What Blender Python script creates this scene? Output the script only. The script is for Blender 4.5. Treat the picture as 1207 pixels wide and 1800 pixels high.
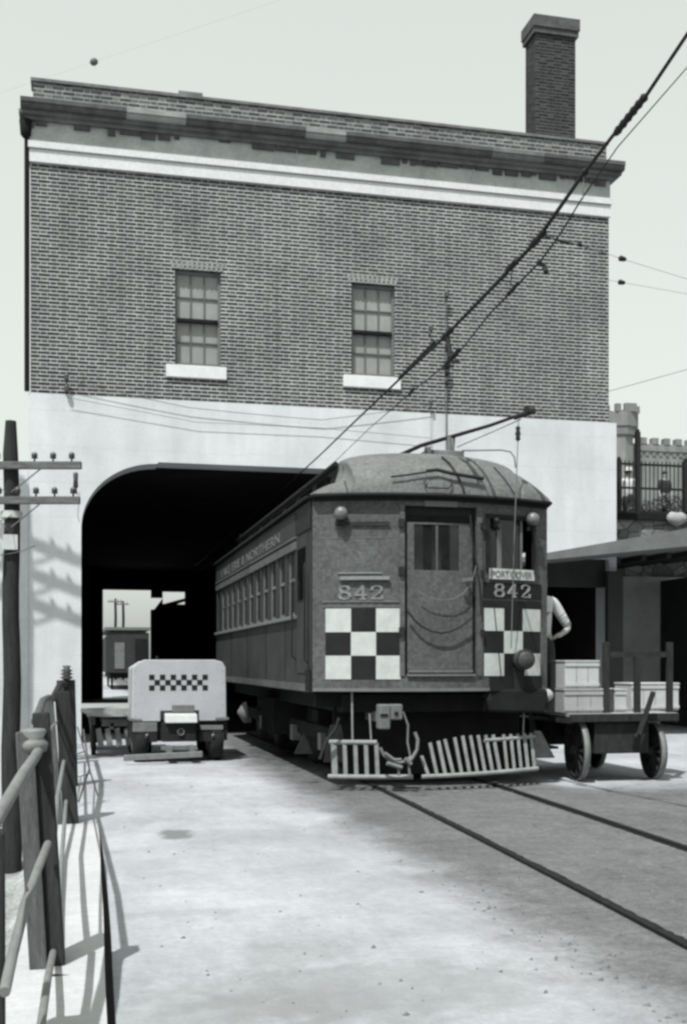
import bpy, bmesh, math, random
from mathutils import Vector, Matrix
random.seed(7)
for o in list(bpy.data.objects): bpy.data.objects.remove(o)
S = bpy.context.scene
COL = S.collection
R = math.radians

# ------------------------------------------------------------------ camera
YAW = 13.06
CAMH = 1.42
cd = bpy.data.cameras.new('camera'); cam = bpy.data.objects.new('camera', cd); COL.objects.link(cam)
cam.location = (0, 0, CAMH); cam.rotation_euler = (R(90), 0, R(-YAW))
cd.sensor_fit = 'HORIZONTAL'; cd.sensor_width = 36; cd.lens = 36*1995/1207
cd.shift_y = (1165-900)/1207; cd.clip_start = 0.05; cd.clip_end = 3000
S.camera = cam
# ------------------------------------------------------------------ sky and sun
SUN = Vector((0.77, 1.0, -2.20)).normalized()
el = math.asin(-SUN.z); az = math.atan2(-SUN.x, -SUN.y)
w = bpy.data.worlds.new('World'); S.world = w; w.use_nodes = True
nt = w.node_tree; bg = nt.nodes['Background']
sky = nt.nodes.new('ShaderNodeTexSky'); sky.sky_type = 'NISHITA'; sky.sun_disc = False
sky.sun_elevation = el; sky.sun_rotation = az
sky.air_density = 1.0; sky.dust_density = 4.0; sky.ozone_density = 0.5
bw = nt.nodes.new('ShaderNodeSeparateColor'); nt.links.new(sky.outputs[0], bw.inputs[0])  # orthochromatic film sees the blue of the sky
mr = nt.nodes.new('ShaderNodeMix'); mr.data_type = 'RGBA'; mr.blend_type = 'MULTIPLY'; mr.inputs[0].default_value = 1
cmb = nt.nodes.new('ShaderNodeCombineColor')
pw = nt.nodes.new('ShaderNodeMath'); pw.operation = 'POWER'; nt.links.new(bw.outputs[2], pw.inputs[0]); pw.inputs[1].default_value = 0.35
for i in range(3): nt.links.new(pw.outputs[0], cmb.inputs[i])
nt.links.new(cmb.outputs[0], mr.inputs[6]); mr.inputs[7].default_value = (0.945*2.42, 1.0*2.42, 0.95*2.42, 1)
nt.links.new(mr.outputs[2], bg.inputs[0]); bg.inputs[1].default_value = 0.15
sl = bpy.data.lights.new('sun', 'SUN'); sl.energy = 3.9; sl.angle = R(0.6); sl.color = (1.0, 0.995, 0.985)
so = bpy.data.objects.new('sun', sl); COL.objects.link(so)
so.rotation_euler = SUN.to_track_quat('-Z', 'Y').to_euler(); so.location = (-10, -10, 30)
S.view_settings.view_transform = 'Standard'; S.view_settings.look = 'None'
S.view_settings.exposure = 0.55; S.view_settings.gamma = 1
S.render.engine = 'CYCLES'
try: S.cycles.filter_width = 2.75
except Exception: pass

# ------------------------------------------------------------------ helpers
CS, SN = math.cos(R(YAW)), math.sin(R(YAW))
def ray(px, py):
    xc = (px-603.5)/1995; return Vector((CS*xc+SN, -SN*xc+CS, (1165-py)/1995))
def atY(px, py, Y): d = ray(px, py); return d*(Y/d.y)+Vector((0, 0, CAMH))
def atX(px, py, X): d = ray(px, py); return d*(X/d.x)+Vector((0, 0, CAMH))
def atZ(px, py, Z=0): d = ray(px, py); return d*((Z-CAMH)/d.z)+Vector((0, 0, CAMH))
def proj(p):
    v = Vector(p)-Vector((0, 0, CAMH)); z = v.x*SN+v.y*CS; x = v.x*CS-v.y*SN
    return (603.5+1995*x/z, 1165-1995*v.z/z)

def tag(o, label=None, cat=None, group=None, kind=None):
    if label: o['label'] = label
    if cat: o['category'] = cat
    if group: o['group'] = group
    if kind: o['kind'] = kind
    return o
def empty(name, loc, label=None, cat=None, group=None):
    o = bpy.data.objects.new(name, None); COL.objects.link(o); o.location = loc
    o.empty_display_size = 0.2; tag(o, label, cat, group); o['_b'] = tuple(loc); return o

class MB:
    def __init__(s): s.v = []; s.f = []; s.sm = []
    def add(s, vs, fs, smooth=False):
        n = len(s.v); s.v += [tuple(v) for v in vs]
        for f in fs: s.f.append([i+n for i in f]); s.sm.append(smooth)
        return s
    def box(s, x0, x1, y0, y1, z0, z1):
        vs = [(x, y, z) for z in (z0, z1) for y in (y0, y1) for x in (x0, x1)]
        return s.add(vs, [(0, 2, 3, 1), (4, 5, 7, 6), (0, 1, 5, 4), (2, 6, 7, 3), (0, 4, 6, 2), (1, 3, 7, 5)])
    def bar(s, a, b, wx, wy, up=(0, 0, 1), taper=1.0, roll=0):
        a = Vector(a); b = Vector(b); d = (b-a).normalized(); u = Vector(up)
        if abs(d.dot(u)) > .95: u = Vector((0, 1, 0)) if abs(d.y) < .9 else Vector((1, 0, 0))
        x = d.cross(u).normalized(); y = x.cross(d).normalized()
        if roll: m = Matrix.Rotation(roll, 3, d); x = m@x; y = m@y
        vs = []
        for p, t in ((a, 1), (b, taper)):
            for i, j in ((-1, -1), (1, -1), (1, 1), (-1, 1)): vs.append(p+x*wx/2*i*t+y*wy/2*j*t)
        return s.add(vs, [(3, 2, 1, 0), (4, 5, 6, 7), (0, 1, 5, 4), (1, 2, 6, 5), (2, 3, 7, 6), (3, 0, 4, 7)])
    def tube(s, pts, r, n=8, smooth=True, cap=True):
        pts = [Vector(p) for p in pts]; m = len(pts)
        rs = r if isinstance(r, (list, tuple)) else [r]*m
        vs = []; px = None
        for i, p in enumerate(pts):
            d = (pts[min(i+1, m-1)]-pts[max(i-1, 0)]).normalized()
            if px is None:
                u = Vector((0, 0, 1)) if abs(d.z) < .9 else Vector((0, 1, 0)); x = d.cross(u).normalized()
            else: x = (px-d*px.dot(d)).normalized()
            px = x; y = d.cross(x)
            for k in range(n):
                a = 2*math.pi*k/n; vs.append(p+(x*math.cos(a)+y*math.sin(a))*rs[i])
        fs = []
        for i in range(m-1):
            for k in range(n):
                k2 = (k+1) % n; fs.append((i*n+k, i*n+k2, (i+1)*n+k2, (i+1)*n+k))
        s.add(vs, fs, smooth)
        if cap: s.add(vs[:n], [tuple(range(n))[::-1]]); s.add(vs[-n:], [tuple(range(n))])
        return s
    def lathe(s, c, prof, axis=(0, 0, 1), n=16, cap=True):
        # prof: list (distance along axis, radius)
        c = Vector(c); a = Vector(axis).normalized()
        return s.tube([c+a*(t+1e-5*i) for i, (t, r) in enumerate(prof)], [max(r, 1e-4) for t, r in prof], n, True, cap)
    def prism(s, poly, f, d0, d1):
        # poly 2-D list, f(u,v,d)->xyz
        n = len(poly); vs = [f(u, v, d0) for u, v in poly]+[f(u, v, d1) for u, v in poly]
        fs = [tuple(range(n)), tuple(range(n, 2*n))[::-1]]
        for i in range(n): j = (i+1) % n; fs.append((i, i+n, j+n, j))
        return s.add(vs, fs)
    def torus(s, c, R0, r, axis=(0, 1, 0), n=28, m=6, a0=0, a1=360, sq=None):
        c = Vector(c); ax = Vector(axis).normalized()
        u = Vector((0, 0, 1)) if abs(ax.z) < .9 else Vector((1, 0, 0)); x = ax.cross(u).normalized(); y = ax.cross(x)
        pts = [c+(x*math.cos(R(a0+(a1-a0)*k/n))+y*math.sin(R(a0+(a1-a0)*k/n)))*R0 for k in range(n+1)]
        return s.tube(pts, r, m)
    def sphere(s, c, r, n=14, m=9, sc=(1, 1, 1)):
        c = Vector(c); vs = []; fs = []
        for i in range(m+1):
            t = math.pi*i/m
            for k in range(n):
                a = 2*math.pi*k/n
                vs.append((c.x+r*sc[0]*math.sin(t)*math.cos(a), c.y+r*sc[1]*math.sin(t)*math.sin(a), c.z+r*sc[2]*math.cos(t)))
        for i in range(m):
            for k in range(n): k2 = (k+1) % n; fs.append((i*n+k, (i+1)*n+k, (i+1)*n+k2, i*n+k2))
        return s.add(vs, fs, True)
    def grid(s, fn, nu, nv, smooth=True):
        vs = [fn(i/nu, j/nv) for j in range(nv+1) for i in range(nu+1)]; fs = []
        for j in range(nv):
            for i in range(nu):
                a = j*(nu+1)+i; fs.append((a, a+1, a+nu+2, a+nu+1))
        return s.add(vs, fs, smooth)
def base_of(p):
    return Vector(p['_b']) if p is not None and '_b' in p else Vector((0, 0, 0))
def obj(name, mb, mat, parent=None, bevel=0, loc=None, label=None, recalc=True):
    b = base_of(parent) if parent is not None else (Vector(loc) if loc is not None else Vector((0, 0, 0)))
    me = bpy.data.meshes.new(name)
    me.from_pydata([tuple(Vector(v)-b) for v in mb.v], [], mb.f)
    for p, sm in zip(me.polygons, mb.sm): p.use_smooth = sm
    if recalc:
        bm = bmesh.new(); bm.from_mesh(me); bmesh.ops.recalc_face_normals(bm, faces=bm.faces); bm.to_mesh(me); bm.free()
    if isinstance(mat, (list, tuple)):
        for m in mat: me.materials.append(m)
    else: me.materials.append(mat)
    o = bpy.data.objects.new(name, me); COL.objects.link(o); o['_b'] = tuple(b)
    if parent is not None: o.parent = parent
    else: o.location = b
    if bevel:
        m = o.modifiers.new('b', 'BEVEL'); m.width = bevel; m.segments = 2; m.limit_method = 'ANGLE'; m.angle_limit = R(40)
    if label: o['label'] = label
    return o

# ------------------------------------------------------------------ materials
TINT = (0.955, 1.0, 0.985)
def g(v, t=TINT): return (v*t[0], v*t[1], v*t[2], 1)
class NT:
    def __init__(s, name):
        s.m = bpy.data.materials.new(name); s.m.use_nodes = True; s.t = s.m.node_tree
        s.b = s.t.nodes['Principled BSDF']
    def n(s, ty, **kw):
        x = s.t.nodes.new(ty)
        for k, v in kw.items(): setattr(x, k, v)
        return x
    def lk(s, a, b): s.t.links.new(a, b)
    def math(s, op, a, b=None, c=None, clamp=False):
        x = s.n('ShaderNodeMath', operation=op); x.use_clamp = clamp
        for i, v in enumerate((a, b, c)):
            if v is None: continue
            if isinstance(v, (int, float)): x.inputs[i].default_value = v
            else: s.lk(v, x.inputs[i])
        return x.outputs[0]
    def coord(s, which='Object'): return s.n('ShaderNodeTexCoord').outputs[which]
    def noise(s, scale, detail=4, rough=.6, vec=None, stretch=None):
        v = vec or s.coord()
        if stretch:
            mp = s.n('ShaderNodeMapping'); mp.inputs['Scale'].default_value = stretch; s.lk(v, mp.inputs[0]); v = mp.outputs[0]
        x = s.n('ShaderNodeTexNoise'); x.inputs['Scale'].default_value = scale; x.inputs['Detail'].default_value = detail
        x.inputs['Roughness'].default_value = rough; s.lk(v, x.inputs['Vector']); return x.outputs[0]
    def ramp(s, fac, stops):
        x = s.n('ShaderNodeValToRGB'); e = x.color_ramp.elements
        while len(e) < len(stops): e.new(.5)
        for k, (p, c) in enumerate(stops): e[k].position = p; e[k].color = g(c) if isinstance(c, (int, float)) else c
        s.lk(fac, x.inputs[0]); return x.outputs[0]
    def mix(s, f, a, b, mode='MIX'):
        x = s.n('ShaderNodeMix', data_type='RGBA', blend_type=mode)
        for i, v in ((0, f), (6, a), (7, b)):
            if isinstance(v, (int, float)): x.inputs[i].default_value = v if i == 0 else g(v)
            elif isinstance(v, tuple): x.inputs[i].default_value = v
            else: s.lk(v, x.inputs[i])
        return x.outputs[2]
    def bump(s, h, st=.3, d=.01):
        x = s.n('ShaderNodeBump'); x.inputs['Strength'].default_value = st; x.inputs['Distance'].default_value = d
        s.lk(h, x.inputs['Height']); s.lk(x.outputs[0], s.b.inputs['Normal'])
    def col(s, c): s.lk(c, s.b.inputs['Base Color'])
def simple(name, v, rough=.75, var=.25, scale=6, metal=0, spec=.3, bump=.15, grain=.12, tint=TINT):
    N = NT(name); a = N.noise(scale, 6, .65); b = N.noise(scale*14, 3, .7)
    c = N.ramp(a, [(.25, g(v*(1-var), tint)), (.75, g(v*(1+var), tint))])
    k = N.ramp(b, [(.3, g(1-grain, (1, 1, 1))), (.7, g(1+grain, (1, 1, 1)))])
    N.col(N.mix(1.0, c, k, 'MULTIPLY'))
    N.b.inputs['Roughness'].default_value = rough; N.b.inputs['Metallic'].default_value = metal
    N.b.inputs['Specular IOR Level'].default_value = spec
    if bump: N.bump(b, bump, .006)
    return N.m
def brick_mat(name, dark, mort, ch=.068, jt=.021, sl=.205, hl=.100, soot=False):
    N = NT(name); P = sl+hl+2*jt*.55
    sp = N.n('ShaderNodeSeparateXYZ'); N.lk(N.coord(), sp.inputs[0])
    wob = N.noise(60, 2, .5); wz = N.math('MULTIPLY', N.math('SUBTRACT', wob, .5), .010)
    x = N.math('ADD', N.math('ADD', N.math('ADD', sp.outputs[0], sp.outputs[1]), 50), wz)
    z = N.math('ADD', N.math('ADD', sp.outputs[2], 10), wz)
    row = N.math('FLOOR', N.math('DIVIDE', z, ch)); par = N.math('MODULO', row, 2)
    jr = N.n('ShaderNodeTexWhiteNoise', noise_dimensions='1D'); N.lk(row, jr.inputs['W'])
    x2 = N.math('ADD', N.math('ADD', x, N.math('MULTIPLY', par, P/2)), N.math('MULTIPLY', jr.outputs[0], .02))
    cell = N.math('FLOOR', N.math('DIVIDE', x2, P)); u = N.math('MODULO', x2, P)
    isS = N.math('LESS_THAN', u, sl+jt*.55)
    m1 = N.math('MULTIPLY', N.math('GREATER_THAN', u, jt*.55), isS)
    m2 = N.math('MULTIPLY', N.math('GREATER_THAN', u, sl+2*jt*.55), 1.0)
    mh = N.math('MINIMUM', N.math('ADD', m1, m2), 1.0)
    v = N.math('MODULO', z, ch); mv = N.math('GREATER_THAN', v, jt)
    B = N.math('MULTIPLY', mh, mv)
    cb = N.n('ShaderNodeCombineXYZ'); N.lk(cell, cb.inputs[0]); N.lk(row, cb.inputs[1]); N.lk(isS, cb.inputs[2])
    wn = N.n('ShaderNodeTexWhiteNoise', noise_dimensions='3D'); N.lk(cb.outputs[0], wn.inputs['Vector'])
    rnd = N.math('ADD', N.math('MULTIPLY', wn.outputs[0], .75), N.math('MULTIPLY', N.math('SUBTRACT', 1.0, isS), .3))
    bc = N.ramp(rnd, [(0, dark*.55), (.6, dark), (1, dark*2.0)])
    big = N.noise(.55, 5, .6)
    mc = N.mix(1.0, N.ramp(N.noise(9, 4, .6), [(.3, mort*.7), (.7, mort*1.15)]), N.ramp(big, [(.35, g(.8, (1, 1, 1))), (.65, g(1.12, (1, 1, 1)))]), 'MULTIPLY')
    wx_ = N.ramp(N.noise(.8, 7, .7), [(.3, g(.78, (1, 1, 1))), (.5, g(1, (1, 1, 1))), (.7, g(1.16, (1, 1, 1)))])
    wy_ = N.ramp(N.noise(2.5, 6, .7, stretch=(1.6, 1.6, .16)), [(.28, g(.80, (1, 1, 1))), (.6, g(1.05, (1, 1, 1)))])
    N.col(N.mix(1.0, N.mix(1.0, wx_, wy_, 'MULTIPLY'), N.mix(B, mc, N.mix(1.0, bc, N.ramp(N.noise(40, 3, .6), [(.3, g(.75, (1, 1, 1))), (.7, g(1.25, (1, 1, 1)))]), 'MULTIPLY')), 'MULTIPLY'))
    N.b.inputs['Roughness'].default_value = .9; N.b.inputs['Specular IOR Level'].default_value = .15
    N.bump(N.math('MULTIPLY', B, .8), .35, .008)
    return N.m
def concrete_mat(name, v, streak=.18, tint=TINT, lines=True):
    N = NT(name)
    a = N.noise(.8, 6, .62); st = N.noise(2.2, 5, .6, stretch=(1.2, 1.2, .16)); f = N.noise(30, 3, .6)
    c = N.ramp(a, [(.3, g(v*.86, tint)), (.7, g(v*1.1, tint))])
    c = N.mix(1.0, c, N.ramp(st, [(.3, g(1-streak, (1, 1, 1))), (.62, g(1.04, (1, 1, 1)))]), 'MULTIPLY')
    c = N.mix(1.0, c, N.ramp(f, [(.3, g(.93, (1, 1, 1))), (.7, g(1.06, (1, 1, 1)))]), 'MULTIPLY')
    if lines:
        sp = N.n('ShaderNodeSeparateXYZ'); N.lk(N.coord(), sp.inputs[0])
        zz = N.math('ADD', sp.outputs[2], N.math('MULTIPLY', N.noise(.7, 2), .12))
        l = N.math('LESS_THAN', N.math('MODULO', N.math('ADD', zz, 10), .61), .025)
        k = N.math('MULTIPLY', l, N.math('MULTIPLY', N.noise(1.3, 3), .2))
        c = N.mix(k, c, v*.45)
    N.col(c); N.b.inputs['Roughness'].default_value = .92; N.b.inputs['Specular IOR Level'].default_value = .15
    N.bump(f, .25, .01); return N.m
M = {}
M['brick'] = brick_mat('brick', .036, .41, jt=.0225)
M['brick_dark'] = brick_mat('brick_chimney', .03, .10)
M['brick_par'] = brick_mat('brick_parapet', .08, .32, ch=.075)
M['concrete'] = concrete_mat('concrete', .56, .07, tint=(.955, .985, 1.015))
M['trim'] = simple('trim_white', .56, .8, .08, 2, tint=(.97, .995, 1.0))
M['stone'] = simple('sill_stone', .60, .85, .1, 5, tint=(.97, .995, 1.0))
M['frieze'] = simple('frieze_paint', .36, .85, .3, 1.6)
M['cornice_dark'] = simple('cornice_sooty', .07, .85, .5, 5)
M['cornice_mid'] = simple('cornice_weathered', .13, .85, .5, 3)
M['cornice_light'] = simple('cornice_patched', .24, .85, .3, 3)
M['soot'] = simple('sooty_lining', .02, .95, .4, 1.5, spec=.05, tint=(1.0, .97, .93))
M['winframe'] = simple('window_paint', .14, .7, .2, 8)
M['mullion'] = simple('muntin_paint', .11, .7, .2, 8)
M['pane'] = simple('grey_pane', .24, .35, .22, 1.6, spec=.3, bump=0, grain=.05)  # pale grey pane colour, slightly mottled
M['black'] = simple('black_iron', .018, .6, .4, 6, spec=.2)
M['blackmat'] = simple('grime_and_shade_black', .014, .9, .4, 4, spec=.1)  # also colours the strips and plates that stand in for shade
M['steel'] = simple('worn_steel', .014, .75, .5, 20, spec=.12)
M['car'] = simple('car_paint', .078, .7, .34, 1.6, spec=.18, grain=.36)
M['carside'] = simple('car_paint_shaded', .036, .75, .35, 2.0, spec=.12, grain=.3)  # darker copy of the body paint; the side's shade is in its colour
M['carlight'] = simple('car_trim', .13, .6, .2, 6, grain=.2)
M['roofc'] = simple('roof_canvas', .125, .88, .28, 1.8, grain=.26, spec=.1)
M['roofd'] = simple('clerestory_dark', .02, .8, .3, 3, spec=.1)
M['pil'] = simple('pilot_paint', .22, .8, .3, 9, spec=.1)
M['wht'] = simple('white_paint', .44, .65, .16, 7, grain=.1)
M['wht2'] = simple('white_lettering', .19, .7, .2, 30, grain=.1)
M['chk'] = simple('black_paint', .016, .6, .3, 5, spec=.12)
M['glass'] = simple('dark_glass', .012, .06, .5, 4, spec=.5, bump=0, grain=.05)
M['sglass'] = simple('side_glass', .010, .45, .4, 4, spec=.12, bump=0)
M['lampg'] = simple('lamp_metal', .13, .35, .3, 20, spec=.5)
M['rubber'] = simple('rubber', .018, .85, .3, 10, spec=.2)
M['hose'] = simple('hose_rubber', .16, .7, .3, 10)
M['trk'] = simple('truck_paint', .37, .6, .12, 2.5, grain=.09, tint=(.96, .98, 1.02), bump=.3)
M['trkdark'] = simple('truck_dark_metal', .02, .8, .4, 8, spec=.1)  # near-black metal for running gear and brackets
M['trkgrey'] = simple('truck_grey', .13, .7, .3, 8)
M['wood'] = None
def wood(name, v, stretch=(6, 6, .6)):
    N = NT(name); a = N.noise(4, 6, .7, stretch=stretch); b = N.noise(30, 3, .6, stretch=stretch)
    N.col(N.mix(1.0, N.ramp(a, [(.3, v*.55), (.7, v*1.35)]), N.ramp(b, [(.3, g(.75, (1, 1, 1))), (.7, g(1.2, (1, 1, 1)))]), 'MULTIPLY'))
    N.b.inputs['Roughness'].default_value = .85; N.b.inputs['Specular IOR Level'].default_value = .15
    N.bump(b, .4, .01); return N.m
M['pole'] = wood('pole_wood', .03, (5, 5, .5))
M['post'] = wood('post_wood', .09, (7, 7, .7))
M['pipe'] = simple('galvanised_pipe', .155, .6, .25, 12)
M['deck'] = wood('deck_wood', .30, (1, 8, 8))
M['wag'] = wood('wagon_wood', .028, (4, 4, 1))
M['arm'] = wood('arm_wood', .12, (1, 6, 6))
M['crate'] = simple('pale_crate', .42, .8, .1, 4, tint=(.97, .99, 1.0))
M['crate2'] = simple('pale_crate_b', .30, .8, .15, 5, tint=(.97, .99, 1.0))
M['ins'] = simple('insulator', .06, .35, .3, 20, spec=.5)
M['skin'] = simple('skin', .28, .6, .06, 10, tint=(1, 1, .98))
M['shirt'] = simple('white_cloth', .50, .85, .08, 8, tint=(.98, 1, 1))
M['cloth'] = simple('dark_cloth', .03, .9, .3, 8)
M['hair'] = simple('dark_hair', .02, .7, .3, 60)
M['castle'] = concrete_mat('armoury_stone', .20, .3)
M['castled'] = simple('armoury_dark_course', .14, .9, .35, 1.5)
M['tar'] = simple('shelter_roofing', .13, .85, .25, 2.5, grain=.2)
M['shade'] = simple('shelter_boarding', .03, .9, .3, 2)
def stonewall(name, v):
    N = NT(name); x = N.n('ShaderNodeTexVoronoi'); x.feature = 'DISTANCE_TO_EDGE'; x.inputs['Scale'].default_value = 2.6
    mp = N.n('ShaderNodeMapping'); mp.inputs['Scale'].default_value = (1, 1, 1.6); N.lk(N.coord(), mp.inputs[0]); N.lk(mp.outputs[0], x.inputs['Vector'])
    y = N.n('ShaderNodeTexVoronoi'); y.inputs['Scale'].default_value = 2.6; N.lk(mp.outputs[0], y.inputs['Vector'])
    bwn = N.n('ShaderNodeRGBToBW'); N.lk(y.outputs['Color'], bwn.inputs[0])
    c = N.ramp(bwn.outputs[0], [(.2, v*.5), (.8, v*1.4)])
    c = N.mix(1.0, c, N.ramp(N.noise(12, 5, .7), [(.3, g(.7, (1, 1, 1))), (.7, g(1.25, (1, 1, 1)))]), 'MULTIPLY')
    k = N.math('LESS_THAN', x.outputs[0], .035)
    N.col(N.mix(k, c, v*.3)); N.b.inputs['Roughness'].default_value = .95; N.bump(x.outputs[0], .6, .05); return N.m
M['rubble'] = stonewall('rubble_stone', .19)
def ground_color(N, v, tint, patch=.18, big=.35, fine=.12, spots=None, streak=False):
    a = N.noise(big, 7, .62); b = N.noise(4.5, 6, .7); c3 = N.noise(55, 4, .75)
    c = N.ramp(a, [(.32, g(v*(1-patch), tint)), (.5, g(v, tint)), (.68, g(v*(1+patch), tint))])
    c = N.mix(1.0, c, N.ramp(b, [(.3, g(1-fine, (1, 1, 1))), (.7, g(1+fine, (1, 1, 1)))]), 'MULTIPLY')
    c = N.mix(1.0, c, N.ramp(c3, [(.3, g(1-fine*1.3, (1, 1, 1))), (.7, g(1+fine*1.1, (1, 1, 1)))]), 'MULTIPLY')
    d4 = N.noise(17, 5, .75); c = N.mix(1.0, c, N.ramp(d4, [(.3, g(1-fine*1.6, (1, 1, 1))), (.7, g(1+fine*1.3, (1, 1, 1)))]), 'MULTIPLY')
    if streak:
        s1 = N.noise(2.6, 6, .7, stretch=(2.0, .5, 1)); c = N.mix(1.0, c, N.ramp(s1, [(.36, g(.92, (1, 1, 1))), (.6, g(1.03, (1, 1, 1)))]), 'MULTIPLY')
    if spots:
        s = N.noise(spots, 3, .5); k = N.ramp(s, [(.66, (0, 0, 0, 1)), (.74, (1, 1, 1, 1))])
        c = N.mix(N.math('MULTIPLY', k, .5), c, v*.45)
    return c, N.math('ADD', N.math('MULTIPLY', b, .6), N.math('MULTIPLY', c3, .5))
def ground_mat(name, v, tint, patch=.18, big=.35, fine=.12, spots=None, streak=False, bumpd=.02):
    N = NT(name); c, h = ground_color(N, v, tint, patch, big, fine, spots, streak)
    N.col(c); N.b.inputs['Roughness'].default_value = .95; N.b.inputs['Specular IOR Level'].default_value = .1
    N.bump(h, .5, bumpd); return N.m
def paving_mat():
    """station paving: pale concrete platform and yard, grey cinders between and beside the rails, one fading into the other"""
    N = NT('station_paving')
    c1, h1 = ground_color(N, .335, (.945, .975, 1.02), .24, .42, .075, .9, True)
    c2, h2 = ground_color(N, .122, (.98, .985, 1.0), .18, .6, .19, 1.6, True)
    sp = N.n('ShaderNodeSeparateXYZ'); N.lk(N.coord(), sp.inputs[0])
    nn = N.math('MULTIPLY', N.math('SUBTRACT', N.noise(1.3, 9, .68), .5), .9)
    def ss(v, lo, hi):
        x = N.n('ShaderNodeMapRange', interpolation_type='SMOOTHSTEP'); x.inputs[1].default_value = lo; x.inputs[2].default_value = hi; N.lk(v, x.inputs[0]); return x.outputs[0]
    a = ss(N.math('ADD', sp.outputs[0], nn), 1.9, 2.65)
    far = N.math('MULTIPLY', ss(N.math('ADD', sp.outputs[1], nn), 11.2, 12.6), ss(N.math('ADD', sp.outputs[0], nn), 5.1, 5.6))
    k = N.math('MULTIPLY', a, N.math('SUBTRACT', 1.0, far))
    def stain_or_shade(c, x0, y0, rx, ry, amt, val):
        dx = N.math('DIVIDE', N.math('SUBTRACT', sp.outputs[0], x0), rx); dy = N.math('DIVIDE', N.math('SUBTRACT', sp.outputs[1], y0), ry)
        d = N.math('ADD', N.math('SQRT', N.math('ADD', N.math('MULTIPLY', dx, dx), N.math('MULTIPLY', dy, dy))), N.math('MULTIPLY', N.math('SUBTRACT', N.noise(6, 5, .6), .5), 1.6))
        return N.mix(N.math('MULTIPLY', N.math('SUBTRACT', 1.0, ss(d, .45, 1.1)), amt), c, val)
    c2 = stain_or_shade(c2, 3.95, 17.0, 1.55, 5.1, .92, .022)   # shade under the car painted into the ballast colour
    for x0, y0, rx, ry, amt, val in STAINS: c1 = stain_or_shade(c1, x0, y0, rx, ry, amt, val)
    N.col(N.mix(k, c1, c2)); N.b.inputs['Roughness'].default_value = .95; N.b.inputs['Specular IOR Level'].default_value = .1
    N.bump(h2, .55, .022); return N.m
STAINS = []
for px, py, rx, ry, amt, val in ((308, 1467, .17, .35, .75, .10), (265, 1530, .25, .5, .18, .15), (1000, 1900, .3, .3, .1, .1), (520, 1680, .35, .4, .22, .15), (330, 1605, .5, .12, .2, .15), (560, 1760, .5, .4, .22, .17), (430, 1470, .5, .5, .15, .17), (650, 1740, 1.1, .55, .4, .17), (330, 1790, .8, .35, .35, .18)):
    q_ = atZ(px, py, 0); STAINS.append((q_.x, q_.y, rx, ry, amt, val))
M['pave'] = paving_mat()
M['earth'] = ground_mat('pale_earth', .30, (.96, 1.0, .985), .3, 1.1, .25, 1.2, False, .08)
M['edge'] = ground_mat('platform_edge', .40, (.97, .99, 1.0), .08, .8, .06, None, False, .01)
M['street'] = ground_mat('street_surface', .35, TINT)


# ------------------------------------------------------------------ ground
def sheet(name, x0, x1, y0, y1, z, mat, nx=1, ny=1, jit=None):
    mb = MB()
    def fn(u, v):
        x = x0+(x1-x0)*u; y = y0+(y1-y0)*v; zz = z
        if jit: x, y, zz = jit(x, y, z, u, v)
        return (x, y, zz)
    mb.grid(fn, nx, ny, False); o = obj(name, mb, mat, recalc=False); tag(o, kind='structure'); return o
# lower ground west of the platform, reaching the horizon
def jl(x, y, z, u, v):
    n = math.sin(x*1.7+y*.9)*.05+math.sin(x*3.1-y*2.3)*.04+math.sin(y*5.1)*.02
    return x, y, z+(n if abs(x) < 20 and y < 30 else 0)
sheet('ground', -1500, 1500, -300, 2600, -1.62, M['earth'])
sheet('embankment', -14, -.32, -3, 20.45, -1.36, M['earth'], 60, 90,
      lambda x, y, z, u, v: (x, y, z+math.sin(x*1.7+y*.9)*.05+math.sin(x*3.1-y*2.3)*.05+math.sin(y*5.1+x)*.03+(.45*max(0, 1-(-.32-x)/.35))))
pb = MB(); pb.box(-.30, 60, -12, 140, -1.7, -.012); tag(obj('platform_base', pb, M['edge']), kind='structure')
sheet('platform', -.30, 2.9, -12, 140, 0, M['pave'])
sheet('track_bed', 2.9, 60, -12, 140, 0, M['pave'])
# kerb strip at the platform's left margin
kb = MB()
ks = [(.10+.012*(y-4.55)/1.0*.9+.002*math.sin(y*2.3), y) for y in [i*.35-1 for i in range(33)]]
for (xa, ya), (xb, yb) in zip(ks[:-1], ks[1:]):
    h0 = max(.004, .105*min(1, (10.2-ya)/4)); h1 = max(.004, .105*min(1, (10.2-yb)/4))
    if yb > 10.2: continue
    kb.add([(-.29, ya, -.01), (xa, ya, -.01), (xb, yb, -.01), (-.29, yb, -.01), (-.29, ya, h0), (xa, ya, h0), (xb, yb, h1), (-.29, yb, h1)],
           [(4, 5, 6, 7), (1, 2, 6, 5), (0, 4, 7, 3), (0, 1, 5, 4), (2, 3, 7, 6)])
tag(obj('kerb', kb, M['edge']), kind='structure')
# dark strip painting the kerb's shadow on the paving
gp = MB()
gp.add([(x+.002, y, .0045) for x, y in ks if y < 10.1]+[(x+.002+.036*min(1, (10.2-y)/3), y, .0045) for x, y in ks if y < 10.1],
       [(i, i+1, i+1+len([1 for x, y in ks if y < 10.1]), i+len([1 for x, y in ks if y < 10.1])) for i in range(len([1 for x, y in ks if y < 10.1])-1)])
tag(obj('joint', gp, M['blackmat'], recalc=False), kind='structure')

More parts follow.
